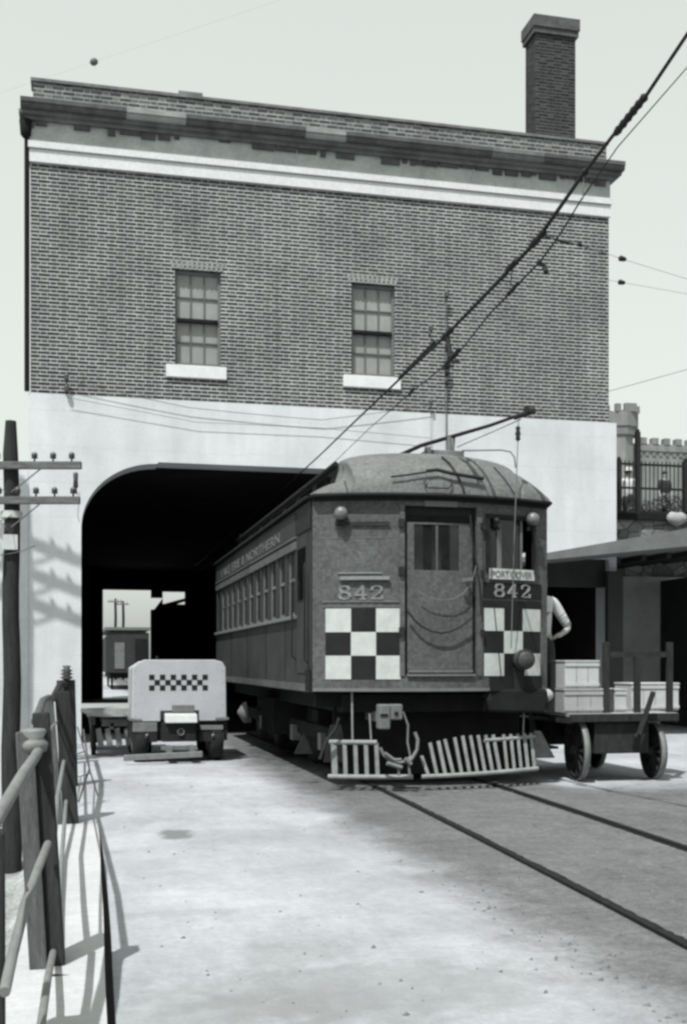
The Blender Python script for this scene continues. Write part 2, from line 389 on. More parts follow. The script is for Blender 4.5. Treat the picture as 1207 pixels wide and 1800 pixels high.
random.seed(5)
gm = MB()
for i in range(5200):
    y = 3.6+random.random()**1.5*11; x = random.uniform(2.2, 3.4+y*.55) if random.random() < .97 else random.uniform(.3, 2.3)
    if x > 2.6 and y > 12: continue
    sz = random.choice((.005, .006, .008, .011, .016))*random.uniform(.7, 1.2)
    a = [random.uniform(.6, 1.2)*sz for _ in range(5)]; th = random.uniform(0, 6.28); c_, s_ = math.cos(th), math.sin(th)
    gm.add([(x+c_*a[0], y+s_*a[0], 0), (x-s_*a[1], y+c_*a[1], 0), (x-c_*a[2], y-s_*a[2], 0), (x+s_*a[3], y-c_*a[3], 0), (x+.2*a[4], y, a[4]*.8)], [(0, 1, 4), (1, 2, 4), (2, 3, 4), (3, 0, 4)])
go = obj('gravel', gm, simple('loose_stones', .11, .9, .6, 9, grain=.3)); tag(go, 'small loose stones strewn along the track and pavement', 'gravel', kind='stuff')
# rails
def trackx(y): 
    t = max(0, (12.6-y)); return 3.97-.030*t-.0018*t*t
for s, nm in ((-1, 'left hand steel rail running from the interurban towards the lower right corner'), (1, 'right hand steel rail further from the platform, crossing to the right edge')):
    mb = MB(); ys = [i*.25-1 for i in range(56)]+[13.5+i*3 for i in range(40)]
    pts = [(trackx(y)+s*.705, y) for y in ys]
    for (a, b), (c, d) in zip(pts[:-1], pts[1:]):
        for o0, o1, zt in ((-.026, .026, .022),):
            mb.add([(a+o0, b, 0), (a+o1, b, 0), (c+o1, d, 0), (c+o0, d, 0), (a+o0, b, zt), (a+o1, b, zt), (c+o1, d, zt), (c+o0, d, zt)],
                   [(4, 5, 6, 7), (0, 4, 7, 3), (1, 2, 6, 5), (0, 1, 5, 4), (2, 3, 7, 6)])
    t = empty('rail', (trackx(0)+s*.7, 0, 0), nm, 'rail', 'tram rails set in the street')
    obj('rail_head', mb, M['steel'], t)
    # flangeway: the dark slot with ragged edge
    fw = MB(); ys2 = [i*.05-.5 for i in range(270)]
    pa = []; pbb = []
    for y in ys2:
        x = trackx(y)+s*.705; wv = .014+.004*math.sin(y*3.1+s)+random.uniform(-.007, .009)
        i0 = x-s*.026; pa.append((i0, y, .0085)); pbb.append((i0-s*max(.012, wv+.02), y, .0085))
    n = len(pa); fw.add(pa+pbb, [(i, i+1, i+1+n, i+n) for i in range(n-1)])
    obj('flange_slot', fw, M['blackmat'], t, recalc=False)

# ------------------------------------------------------------------ station building over the tracks
YF = 20.5
B = empty('station_building', (4.6, YF, 0), 'tall brick and white concrete building with an arched opening the track runs through', 'building')
W = [(1.657, 2.48), (4.906, 5.747)]; WZ = (6.76, 8.49)
fw = MB()
def wall_piece(x0, x1, z0, z1): fw.box(x0, x1, YF, YF+.35, z0, z1)
# brick front, one mesh with the two window holes
xs = [-.84, W[0][0], W[0][1], W[1][0], W[1][1], 10.09]
zs = [6.12, WZ[0], WZ[1], 10.15]
vs = []; fs = []
for z in zs:
    for x in xs: vs.append((x, YF, z))
for j in range(3):
    for i in range(5):
        if j == 1 and i in (1, 3): continue
        a = j*6+i; fs.append((a, a+1, a+7, a+6))
fw.add(vs, fs)
for (a, b) in W:
    for x in (a, b): fw.add([(x, YF, WZ[0]), (x, YF+.3, WZ[0]), (x, YF+.3, WZ[1]), (x, YF, WZ[1])], [(0, 1, 2, 3)])
    fw.add([(a, YF, WZ[1]), (b, YF, WZ[1]), (b, YF+.3, WZ[1]), (a, YF+.3, WZ[1])], [(0, 1, 2, 3)])
    fw.add([(a, YF, WZ[0]), (b, YF, WZ[0]), (b, YF+.3, WZ[0]), (a, YF+.3, WZ[0])], [(0, 1, 2, 3)])
fw.add([(-.84, YF, 6.12), (-.84, 45.6, 6.12), (-.84, 45.6, 11.6), (-.84, YF, 11.2)], [(0, 1, 2, 3)])
fw.add([(10.09, YF, 6.12), (10.09, 45.6, 6.12), (10.09, 45.6, 11.6), (10.09, YF, 11.2)], [(0, 1, 2, 3)])
fw.add([(-.84, 45.6, 6.12), (10.09, 45.6, 6.12), (10.09, 45.6, 11.6), (-.84, 45.6, 11.6)], [(0, 1, 2, 3)])
obj('brick_wall', fw, M['brick'], B, recalc=False)
ib = MB(); ib.box(-.6, 9.9, YF+.5, 45.4, 6.3, 11.1); obj('roof_deck', ib, M['soot'], B)
# soldier course lintels, sills, sashes
for k, (a, b) in enumerate(W):
    lt = MB(); n = 11
    for i in range(n):
        u0 = a-.05+(b-a+.1)*i/n; u1 = a-.05+(b-a+.1)*(i+.62)/n; c = (a+b)/2
        f = lambda u: c+(u-c)*1.13
        lt.add([(u0, YF-.012, WZ[1]+.004), (u1, YF-.012, WZ[1]+.004), (f(u1), YF-.012, WZ[1]+.17), (f(u0), YF-.012, WZ[1]+.17),
                (u0, YF, WZ[1]+.004), (u1, YF, WZ[1]+.004), (f(u1), YF, WZ[1]+.17), (f(u0), YF, WZ[1]+.17)],
               [(0, 1, 2, 3), (0, 4, 5, 1), (1, 5, 6, 2), (3, 2, 6, 7), (0, 3, 7, 4)])
    obj('lintel', lt, M['cornice_light'], B)
    sb = MB(); sb.box(a-.16, b+.10, YF-.055, YF+.2, WZ[0]-.225, WZ[0]); obj('window_sill', sb, M['stone'], B, bevel=.008)
    wf = MB(); yy = YF+.085; t = .045
    wf.box(a, a+t, yy, yy+.1, WZ[0], WZ[1]); wf.box(b-t, b, yy, yy+.1, WZ[0], WZ[1])
    wf.box(a+t, b-t, yy, yy+.1, WZ[1]-.06, WZ[1]); wf.box(a+t, b-t, yy, yy+.1, WZ[0], WZ[0]+.07)
    wo = obj('window', wf, M['winframe'], B)
    mid = 7.6
    for z0, z1, off in ((WZ[0]+.07, mid, .05), (mid, WZ[1]-.06, .02)):
        p = MB(); p.box(a+t, b-t, yy+off+.025, yy+off+.03, z0, z1); obj('pane', p, M['pane'], wo)
        s2 = MB(); ww = b-a-2*t
        for q in (1, 2): xx = a+t+ww*q/3; s2.box(xx-.011, xx+.011, yy+off, yy+off+.024, z0+.001, z1-.001)
        zz = (z0+z1)/2; s2.box(a+t, b-t, yy+off-.003, yy+off+.022, zz-.011, zz+.011)
        obj('glazing_bar', s2, M['mullion'], wo)
    r2 = MB(); r2.box(a+t, b-t, yy-.03, yy+.06, mid-.03, mid+.03); obj('meeting_rail', r2, M['blackmat'], wo)
# band, frieze, cornice, parapet
x0, x1 = -.86, 10.11
mb = MB(); mb.box(x0, x1, YF-.05, YF+.3, 10.15, 10.36); mb.box(x0-.02, x1+.02, YF-.085, YF+.3, 10.385, 10.50); mb.box(x0, x1, YF-.03, YF+.3, 10.36, 10.385)
obj('string_course', mb, M['trim'], B)
mb = MB(); mb.box(x0, x1, YF-.02, YF+.3, 10.50, 10.86); obj('frieze', mb, M['frieze'], B)
mb = MB(); mb.box(x0-.08, x1+.08, YF-.10, YF+.32, 10.86, 10.93); mb.box(x0-.17, x1+.17, YF-.18, YF+.32, 10.93, 10.985); obj('cornice_moulding', mb, M['cornice_mid'], B)
def fx(px): return atY(px, 260, YF-.25).x
segs = [(-1.0, fx(222), 'cornice_dark'), (fx(222), fx(327), 'cornice_light'), (fx(327), fx(537), 'cornice_dark'), (fx(537), fx(608), 'cornice_light'), (fx(608), fx(865), 'cornice_dark'), (fx(865), fx(955), 'cornice_mid'), (fx(955), 10.30, 'cornice_dark')]
for k, (a, b, m) in enumerate(segs):
    mb = MB(); o_ = .28 if m != 'cornice_light' else .265
    prof = [(YF-.18, 10.985), (YF-o_+.02, 10.985), (YF-o_, 11.03), (YF-o_, 11.07), (YF-o_-.02, 11.075), (YF-o_-.02, 11.15), (YF-.0, 11.21), (YF+.1, 10.985)]
    mb.prism(prof, lambda u, v, d: (d, u, v), a, b-.002)
    obj('cornice_length', mb, M[m], B)
    if m == 'cornice_light': continue
# ragged drip edge hanging below the cornice (broken bed moulding)
mb = MB(); x = x0
while x < x1-.1:
    wd = random.uniform(.08, .42); 
    if random.random() < .8:
        h = random.uniform(.03, .13); mb.box(x, min(x+wd, x1), YF-.05-random.uniform(0, .03), YF-.018, 10.858-h, 10.858)
    x += wd+random.uniform(.0, .1)
obj('bed_moulding', mb, M['cornice_dark'], B)
mb = MB(); mb.box(-.80, 10.05, YF+.02, YF+.35, 11.2, 11.58); mb.box(-.80, -.45, YF+.35, 45.3, 11.1, 11.58); mb.box(9.7, 10.05, YF+.35, 45.3, 11.1, 11.58)
obj('parapet', mb, M['brick_par'], B)
mb = MB(); mb.box(-.84, 1.72, YF-.01, YF+.40, 11.58, 11.635); mb.box(1.72, 2.15, YF-.02, YF+.40, 11.58, 11.685); mb.box(2.15, 10.09, YF-.01, YF+.40, 11.58, 11.63)
obj('coping', mb, M['cornice_mid'], B)
# chimney
cp = [atY(941, 240, 22.2), atY(1011, 240, 22.2)]
ch = MB(); cx0, cx1 = cp[0].x, cp[1].x; ctop = atY(925, 55, 22.2).z
ch.box(cx0, cx1, 22.2, 22.75, 10.8, ctop); co = obj('chimney', ch, M['brick_dark'], B)
cc = MB(); cc.box(cx0-.05, cx1+.05, 22.15, 22.80, ctop, ctop+.12); cc.box(cx0-.07, cx1+.07, 22.12, 22.83, ctop+.12, ctop+.36)
obj('chimney_cap', cc, M['cornice_dark'], co)
ca = MB(); ca.box(cx0-.03, cx1+.03, 22.17, 22.9, 10.9, 11.72); obj('chimney_base', ca, M['brick_dark'], co)
# concrete lower front with the arched opening
JX = .02
arc = []
for i in range(0, 15):
    a = math.pi/2*i/14; arc.append((JX+1.32*(1-math.cos(a)), 3.80+1.17*math.sin(a)))
arc2 = [(7.02-(x-JX), z) for x, z in arc][::-1]
outl = [(-.87, -1.7), (JX, -1.7)]+arc+[(1.36, 5.0)]+[(5.66, 5.0)]+arc2+[(7.02, -.1), (7.6, -.1), (7.6, 3.45), (10.08, 3.45), (10.08, -.1), (10.24, -.1), (10.24, 6.12), (-.87, 6.12)]
mb = MB(); mb.prism(outl, lambda u, v, d: (u, d, v), YF-.03, YF+.55)
co = obj('portal_wall', mb, M['concrete'], B)
bm = bmesh.new(); bm.from_mesh(co.data); bmesh.ops.triangulate(bm, faces=[f for f in bm.faces if len(f.verts) > 4]); bmesh.ops.recalc_face_normals(bm, faces=bm.faces); bm.to_mesh(co.data); bm.free()
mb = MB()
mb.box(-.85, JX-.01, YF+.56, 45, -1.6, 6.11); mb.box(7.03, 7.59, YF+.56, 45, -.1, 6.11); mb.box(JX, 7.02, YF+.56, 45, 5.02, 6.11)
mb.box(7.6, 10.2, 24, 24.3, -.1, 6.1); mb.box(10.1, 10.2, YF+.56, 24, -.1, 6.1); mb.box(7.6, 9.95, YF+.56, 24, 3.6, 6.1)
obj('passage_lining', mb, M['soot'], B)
mb = MB(); mb.box(-3.4, -.875, YF-.02, YF+.5, -1.7, 4.78); obj('wing_wall', mb, M['concrete'], B)
# dark sheet over the tunnel floor
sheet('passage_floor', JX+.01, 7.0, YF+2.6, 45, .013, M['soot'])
# far end wall with the bright opening
def ew(px, py): p = atY(px, py, 45); return (p.x, p.z)
EX0, EX1, EZ = ew(181, 1040)[0], ew(266, 1040)[0], ew(200, 1036)[1]; TOPZ = 5.9
mb = MB(); mb.box(JX-.5, EX0, 45.02, 45.4, 0, TOPZ)
mb.box(EX0, EX1, 45.02, 45.4, EZ, TOPZ)
a1 = ew(286, 1062); a2 = ew(326, 1040)
mb.box(EX1, a1[0], 45.02, 45.4, 0, ew(200, 1048)[1]-.5)
mb.add([(EX1, 45, ew(0, 1075)[1]), (a1[0], 45, ew(0, 1048)[1]), (a1[0], 45, 0), (EX1, 45, 0)], [(0, 1, 2, 3)])
mb.box(EX1, a1[0], 45.02, 45.4, ew(0, 1047)[1], TOPZ)
mb.box(a1[0], a2[0], 45.02, 45.4, 0, a1[1]); mb.box(a1[0], a2[0], 45.02, 45.4, a2[1], TOPZ); mb.box(a2[0], 7.5, 45.02, 45.4, 0, TOPZ)
mb.add([(a1[0], 44.99, a1[1]), (a2[0], 44.99, a1[1]+.25), (a2[0], 44.99, a1[1]+.12), (a1[0], 44.99, a1[1]-.2)], [(0, 1, 2, 3)])
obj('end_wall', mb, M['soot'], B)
mb = MB(); mb.box(EX1-.05, EX1+.13, 44.6, 44.8, 0, ew(0, 1072)[1]); obj('end_post', mb, M['post'], B)
# dark tube standing in for the cornice return's shadow, left corner
mb = MB(); mb.tube([(-.90, YF-.02, 6.15), (-.90, YF-.02, 10.6), (-.93, YF-.06, 10.85)], .045, 8); mb.lathe((-.92, YF-.04, 10.55), [(0, .05), (.05, .09), (.3, .11), (.32, .05)])
obj('corner_shade_strip', mb, M['blackmat'], B)

# wires/brackets fixed to the front wall
def bracket(px, py, label, up=.22):
    p = atY(px, py, YF-.12)
    t = empty('wall_insulator', p, label, 'insulator', 'small insulators on the brick wall')
    m = MB(); m.tube([p+Vector((0, .12, -.04)), p+Vector((0, 0, -.04)), p+Vector((0, 0, .02))], .012, 6); obj('bracket_iron', m, M['black'], t)
    m = MB(); m.lathe(p, [(0, .03), (.03, .045), (.05, .03), (.07, .045), (.10, .035), (.12, .01)]); obj('insulator', m, M['ins'], t)
    return p
i1 = bracket(785, 522, 'highest small insulator on the brick wall right of the second window')
i2 = bracket(757, 582, 'small insulator on the brick wall just left of the upright conduit near the heavy cable')
i3 = bracket(757, 712, 'small insulator low on the brick wall left of the upright conduit')
i4 = bracket(117, 668, 'small insulator at the bottom left of the brick wall')
i5 = bracket(117, 688, 'lowest small insulator at the bottom left edge of the brickwork')
t = empty('wall_conduit', (i1.x, YF-.08, 3.2), 'thin dark conduit with fittings running down the wall to the right of the second window', 'pipe')
m = MB(); m.tube([(i1.x, YF-.07, i1.z), (i1.x+.005, YF-.07, 6.2), (i1.x+.01, YF-.09, 3.2)], .014, 6); obj('conduit_pipe', m, M['cornice_mid'], t)
m = MB()
for py, r, l in ((600, .05, .20), (618, .06, .16), (648, .07, .10), (660, .05, .12), (678, .035, .1)):
    c = atY(785+random.uniform(-3, 3), py, YF-.1); m.lathe(c, [(0, r*.6), (l*.3, r), (l*.7, r), (l, r*.5)], n=8)
obj('junction_fitting', m, M['black'], t)
def wire(name, pts, r, label, mat='black', cat='wire', group='wires strung around the station front', sag=0, parent=None):
    P = [Vector(p) for p in pts]; out = []
    for a, b in zip(P[:-1], P[1:]):
        for k in range(8):
            t = k/8; q = a.lerp(b, t); q.z -= sag*4*t*(1-t); out.append(q)
    out.append(P[-1]); m = MB(); m.tube(out, r, 6)
    if parent is not None: return obj(name, m, M[mat], parent)
    return tag(obj(name, m, M[mat], loc=P[0]), label, cat, group)
wire('service_wire', [i4, atY(330, 716, YF-.1), atY(565, 738, YF-.1), i3], .006, 'faint wire drooping along the top of the white concrete from the left insulators', 'mullion', sag=.01)
wire('service_wire', [i5+Vector((0, 0, -.1)), atY(345, 742, YF-.1), atY(560, 752, YF-.1), atY(757, 770, YF-.1)], .005, 'lower faint wire crossing the white concrete above the arch', 'mullion')
wire('service_wire', [i3, atY(757, 800, YF-.1)], .005, 'short wire dropping from the low insulator behind the interurban roof', 'mullion')

# ------------------------------------------------------------------ retaining wall, street, iron fence, armoury
RW = empty('retaining_wall', (12, 24, 0), 'rough stone retaining wall under the iron street fence at right', 'wall')
m = MB(); m.box(10.26, 26, 24, 24.5, -.1, 4.72); obj('stonework', m, M['rubble'], RW)
m = MB(); m.box(10.24, 26, 23.9, 24.6, 4.72, 4.86); obj('wall_coping', m, M['blackmat'], RW)
sheet('street', 10.3, 120, 24.6, 140, 4.84, M['street'])
t = empty('boulder', (0, 0, 0)); bpy.data.objects.remove(t)
p = atY(1188, 912, 23.85)
m = MB(); m.sphere(p, .22, 9, 6, (1.25, .6, .75)); 
for i in range(len(m.v)): v = m.v[i]; k = 1+.12*math.sin(v[0]*19+v[2]*13); m.v[i] = (p.x+(v[0]-p.x)*k, v[1], p.z+(v[2]-p.z)*k)
p2 = Vector((p.x, p.y, p.z-.16)); ped = m
tag(obj('boulder', ped, M['crate2'], loc=p2), 'pale rounded stone block set against the retaining wall below the iron fence', 'stone')
FN = empty('iron_fence', (12, 24.25, 4.86), 'dark iron picket fence on top of the stone retaining wall at right', 'fence')
ft = atY(1100, 815, 24.25).z; fm = atY(1100, 857, 24.25).z; fb = 4.94
m = MB(); m.box(10.3, 18, 24.22, 24.27, ft-.03, ft+.02); obj('top_rail', m, M['black'], FN)
m = MB(); m.box(10.3, 18, 24.225, 24.265, fm-.03, fm+.02); obj('middle_rail', m, M['black'], FN)
m = MB(); m.box(10.3, 18, 24.225, 24.265, fb-.03, fb+.02); obj('bottom_rail', m, M['black'], FN)
for px, h in ((1087, .08), (1120, .75), (1204, .12), (1240, .1), (1290, .1)):
    x = atY(px, 800, 24.25).x; m = MB(); m.box(x-.05, x+.05, 24.19, 24.30, 4.86, ft+h); m.sphere((x, 24.245, ft+h+.03), .05, 8, 6); obj('fence_post', m, M['black'], FN)
m = MB(); x = 10.35
while x < 18:
    m.box(x-.009, x+.009, 24.235, 24.255, fb, ft+.08); x += .105
obj('pickets', m, M['black'], FN)
def leafy(name, c, rx, ry, rz, n, mat, label, size=.09, cat='shrub', group=None):
    m = MB()
    for i in range(n):
        a = random.uniform(0, 6.28); t = random.random()**.5; zz = random.uniform(-1, 1); rr = math.sqrt(max(0, 1-zz*zz*.8))*t
        q = Vector((c[0]+rx*rr*math.cos(a), c[1]+ry*rr*math.sin(a), c[2]+rz*(zz*.9+1)*(.75+.35*math.sin(a*3+c[0]))))
        u = Vector((random.gauss(0, 1), random.gauss(0, 1), random.gauss(0, 1))).normalized(); w2 = u.orthogonal().normalized(); s_ = size*random.uniform(.6, 1.4)
        m.add([q-u*s_, q+w2*s_*.5, q+u*s_, q-w2*s_*.5], [(0, 1, 2, 3)])
    t = empty(name, (c[0], c[1], c[2]), label, cat, group)
    obj('foliage', m, mat, t, recalc=False)
    m = MB()
    for k in range(6): m.tube([(c[0]+random.uniform(-.1, .1), c[1], c[2]), (c[0]+random.uniform(-rx, rx)*.6, c[1]+random.uniform(-ry, ry)*.5, c[2]+rz*1.2)], [.02, .006], 5)
    obj('stem', m, M['pole'], t)
M['leaf'] = simple('leaf', .075, .7, .4, 3)
leafy('shrub', (atY(1172, 890, 25.2).x, 25.2, 4.84), .55, .4, .33, 1400, M['leaf'], 'dense dark shrub behind the iron fence near the right edge', .06, group='shrubs behind the iron fence')
leafy('shrub', (atY(1135, 890, 25.6).x, 25.6, 4.84), .5, .4, .28, 1100, M['leaf'], 'lower shrub behind the iron fence nearer the building', .06, group='shrubs behind the iron fence')
# armoury
YA = 62
A = empty('armoury', (atY(1140, 800, YA).x, YA, 4.8), 'distant grey stone castle-like building with a battlemented turret and wall', 'building')
tx0, tx1 = atY(1074, 800, YA).x, atY(1133, 800, YA).x; r = (tx1-tx0)/2; cxa = (tx0+tx1)/2
zt = atY(1100, 722, YA).z; zm = atY(1100, 709, YA).z; zc0 = atY(1100, 762, YA).z; zc1 = atY(1100, 738, YA).z
def ngon(c, r, n, z0, z1, m, rot=0):
    m.tube([(c[0], c[1], z0), (c[0], c[1], z1)], r, n, smooth=False)
m = MB(); ngon((cxa-.1, YA+r), r*.84, 8, 4.8, zc0, m); obj('turret_shaft', m, M['castle'], A)
m = MB(); ngon((cxa, YA+r), r*.98, 8, zc0, zc0+.5, m); obj('turret_corbel', m, M['castled'], A)
m = MB(); ngon((cxa, YA+r), r*1.05, 8, zc0+.5, zt, m); tr = obj('turret_head', m, M['castle'], A)
for k in range(8):
    a = math.pi/4*k+.2; m = MB(); c = Vector((cxa+r*.9*math.cos(a), YA+r+r*.9*math.sin(a), 0)); wd = .75 if k in (6,) else .32
    m.box(c.x-wd/2, c.x+wd/2, c.y-.14, c.y+.14, zt, zm+random.uniform(-.03, .05)); obj('merlon', m, M['castle'], tr)
wx0 = tx1-.4; wx1 = wx0+16; zw = atY(1170, 776, YA).z; zwm = atY(1170, 765, YA).z
m = MB(); m.box(wx0, wx1, YA+.9, YA+8, 4.8, zw); wl = obj('castle_wall', m, M['castle'], A)
m = MB()
zz = atY(1170, 793, YA).z
x = wx0
while x < wx1: m.box(x, x+.22, YA+.84, YA+.9, zz-.15, zz+.12); x += .45
obj('corbel_table', m, M['castled'], A)
m = MB(); m.box(wx0, wx1, YA+.8, YA+.9, zz+.14, zz+.24); obj('string_moulding', m, M['castle'], A)
x = wx0+.6; k = 0
while x < wx1 and k < 22:
    m = MB(); m.box(x, x+.40, YA+.86, YA+1.3, zw, zwm); obj('merlon', m, M['castle'], wl); x += .78; k += 1
for k in range(5):
    m = MB(); xx = wx0+.8+k*1.3; m.box(xx, xx+.35, YA+.87, YA+.9, 8.5, 10.5); obj('castle_window', m, M['blackmat'], A)

# shelter roof
SH = empty('platform_shelter', (11, 20.3, 0), 'dark open shelter with a sloping grey roof beside the building at right', 'shelter')
YS = 18.9
pa = atY(960, 984, YS); pb_ = atY(1207, 960, YS); pt0 = atY(960, 972, YS); pt1 = atY(1207, 929, YS)
sl1 = (pb_.z-pa.z)/(pb_.x-pa.x); sl2 = (pt1.z-pt0.z)/(pt1.x-pt0.x)
X0, X1 = 7.6, 17
zb = lambda x: pa.z+sl1*(x-pa.x)
ztp = lambda x: pt0.z+sl2*(x-pt0.x)
m = MB(); m.prism([(X0, zb(X0)), (X1, zb(X1)), (X1, ztp(X1)), (X0, ztp(X0))], lambda u, v, d: (u, d, v), YS, 20.46)
m.prism([(10.27, zb(10.27)), (X1, zb(X1)), (X1, ztp(X1)), (10.27, ztp(10.27))], lambda u, v, d: (u, d, v), 20.46, 23.98)
obj('shelter_roof', m, M['tar'], SH)
m = MB(); m.box(7.62, 10.06, YF+.1, YF+.2, 2.9, 3.44); m.box(9.98, 10.30, 20.30, 20.44, .012, 3.2); obj('shade_board', m, M['shade'], SH)  # dark boards added where the doorway head and pier lie in shade
for x in (15.6,):
    m = MB(); m.box(x-.08, x+.08, 19.1, 19.26, .012, zb(x)); obj('shelter_post', m, M['shade'], SH, bevel=.01)
m = MB(); m.box(10.26, 17, 23.88, 23.985, .0, 3.4); obj('shelter_back_wall', m, simple('rough_render', .40, .95, .25, 1.2, bump=.4), SH)
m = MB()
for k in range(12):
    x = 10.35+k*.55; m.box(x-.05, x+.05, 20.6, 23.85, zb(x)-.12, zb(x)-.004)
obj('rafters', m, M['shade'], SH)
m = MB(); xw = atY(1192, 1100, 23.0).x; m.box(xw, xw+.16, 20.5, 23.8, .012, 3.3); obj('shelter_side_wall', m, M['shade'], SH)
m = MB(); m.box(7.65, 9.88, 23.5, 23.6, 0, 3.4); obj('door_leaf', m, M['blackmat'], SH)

# ------------------------------------------------------------------ interurban car 842
CX, HW, YC, BOW = 3.92, 1.40, 12.40, .35
XL, XR = CX-HW, CX+HW
ZB, ZS, ZW, ZE = 1.09, 1.99, 2.77, 3.27
YEND = 21.5
def yb(x): return YC-BOW*(1-((x-CX)/HW)**2)
CAR = empty('interurban_car', (CX, YC, 0), 'grey electric interurban railway car number 842 with white checkered front panels standing on the track', 'tram')
def fpatch(x0, x1, z0, z1, off=0, th=.03, n=None, zf0=None, zf1=None):
    """curved plate following the bowed front, off metres proud"""
    m = MB(); n = n or max(2, int((x1-x0)/.1))
    vs = []
    for k in range(n+1):
        x = x0+(x1-x0)*k/n; y = yb(x)-off
        a = z0 if zf0 is None else zf0(x); b = z1 if zf1 is None else zf1(x)
        vs += [(x, y, a), (x, y, b), (x, y+th, b), (x, y+th, a)]
    fs = []
    for k in range(n):
        i = 4*k; j = i+4
        fs += [(i, j, j+1, i+1), (i+1, j+1, j+2, i+2), (i+2, j+2, j+3, i+3), (i+3, j+3, j, i)]
    fs += [(0, 1, 2, 3), (4*n+3, 4*n+2, 4*n+1, 4*n)]
    return m.add(vs, fs)
def merge(*ms):
    o = MB()
    for m in ms:
        n = len(o.v); o.v += m.v; o.f += [[i+n for i in f] for f in m.f]; o.sm += m.sm
    return o
DX0, DX1 = 3.50, 4.33
WX0, WX1, WZ0, WZ1 = 4.50, 5.08, 2.49, 3.05
# dash (front shell) with openings for the door and the right hand window
shell = merge(fpatch(XL, DX0, 1.10, ZE-.02), fpatch(DX0, DX1, 1.10, 1.27), fpatch(DX0, DX1, 3.16, ZE-.02),
              fpatch(DX1, WX0, 1.10, ZE-.02), fpatch(WX0, WX1, 1.10, WZ0), fpatch(WX0, WX1, WZ1, ZE-.02), fpatch(WX1, XR, 1.10, ZE-.02))
front = obj('front_panel', shell, M['car'], CAR)
# side walls
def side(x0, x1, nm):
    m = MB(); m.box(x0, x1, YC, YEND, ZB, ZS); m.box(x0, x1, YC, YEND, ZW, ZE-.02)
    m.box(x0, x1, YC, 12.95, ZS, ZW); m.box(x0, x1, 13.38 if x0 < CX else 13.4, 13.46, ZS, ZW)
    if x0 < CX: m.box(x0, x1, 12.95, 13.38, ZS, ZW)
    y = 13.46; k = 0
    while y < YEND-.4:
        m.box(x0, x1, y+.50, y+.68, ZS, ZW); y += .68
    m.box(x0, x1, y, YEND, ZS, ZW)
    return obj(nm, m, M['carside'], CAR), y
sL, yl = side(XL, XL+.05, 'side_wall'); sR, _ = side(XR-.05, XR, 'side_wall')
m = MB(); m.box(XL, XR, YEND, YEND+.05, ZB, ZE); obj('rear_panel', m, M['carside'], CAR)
for xx in (XL, XR):
    sgn = -1 if xx == XL else 1
    par = sL if xx == XL else sR
    for k in range(11):
        y = 13.46+.68*k
        m = MB(); x = xx-sgn*.045
        m.box(x-.004, x+.004, y+.0, y+.50, ZS, ZW); wn = obj('side_window', m, M['sglass'], CAR)
        m = MB(); x = xx-sgn*.034
        m.box(x-.01, x+.01, y+.0, y+.035, ZS, ZW); m.box(x-.01, x+.01, y+.465, y+.50, ZS, ZW)
        m.box(x-.01, x+.01, y+.035, y+.465, ZW-.36, ZW-.325); m.box(x-.01, x+.01, y+.035, y+.465, ZS, ZS+.04); obj('sash', m, M['carlight'], wn)
    m = MB(); a = xx; m.box(min(a, a+sgn*.045), max(a, a+sgn*.045), 13.3, YEND, ZS-.05, ZS-.005); obj('belt_rail', m, M['carlight'], CAR, bevel=.006)
    m = MB(); m.box(min(a, a+sgn*.02), max(a, a+sgn*.02), 13.3, YEND, ZW+.005, ZW+.10); m.box(min(a, a+sgn*.03), max(a, a+sgn*.03), 13.3, YEND, ZW+.13, ZW+.155); obj('letterboard', m, M['car'], CAR)
    m = MB(); m.box(min(a, a+sgn*.012), max(a, a+sgn*.012), 12.5, YEND, ZB, ZB+.09); obj('side_sill', m, M['car'], CAR)
    if xx == XL:
        m = MB()
        for yy in (14.1, 15.6, 17.4, 19.3): m.box(a-.008, a, yy, yy+.02, ZB+.1, ZS-.06)
        obj('plate_seam', m, M['chk'], CAR)
# left vestibule doorway detail
m = MB(); m.box(XL-.01, XL-.002, 12.62, 13.28, 1.30, 2.90); obj('side_door', m, M['carside'], CAR)
m = MB(); m.box(XL-.02, XL-.011, 12.72, 13.18, 2.15, 2.75); obj('side_door_glass', m, M['glass'], CAR)
m = MB(); m.box(XL-.014, XL-.002, 12.44, 13.28, 2.93, 3.24); obj('door_header', m, M['chk'], CAR)
m = MB(); m.tube([(XL-.05, 12.55, 2.55), (XL-.06, 12.54, 2.5), (XL-.06, 12.54, 1.45), (XL-.01, 12.54, 1.4)], .012, 6); m.tube([(XL-.05, 13.33, 2.4), (XL-.06, 13.33, 2.35), (XL-.06, 13.33, 1.5), (XL-.01, 13.33, 1.45)], .012, 6); obj('grab_rail', m, M['black'], CAR)
m = MB(); m.box(XL-.018, XL-.003, 12.46, 12.72, 1.10, 1.34); obj('step_well', m, M['blackmat'], CAR)
m = MB(); m.box(XL+.02, XR-.02, yb(CX)+.4, YEND, ZB-.02, ZB+.02); obj('floor', m, M['blackmat'], CAR)
m = MB(); m.box(XL+.06, XR-.06, 15.6, 15.65, ZB, ZE); obj('bulkhead', m, M['blackmat'], CAR)
m = MB(); m.box(4.78, 4.83, 12.6, 12.66, ZB, 3.0); m.box(3.6, 3.65, 12.8, 12.86, ZB, 3.0); obj('cab_stanchion', m, M['wht2'], CAR)
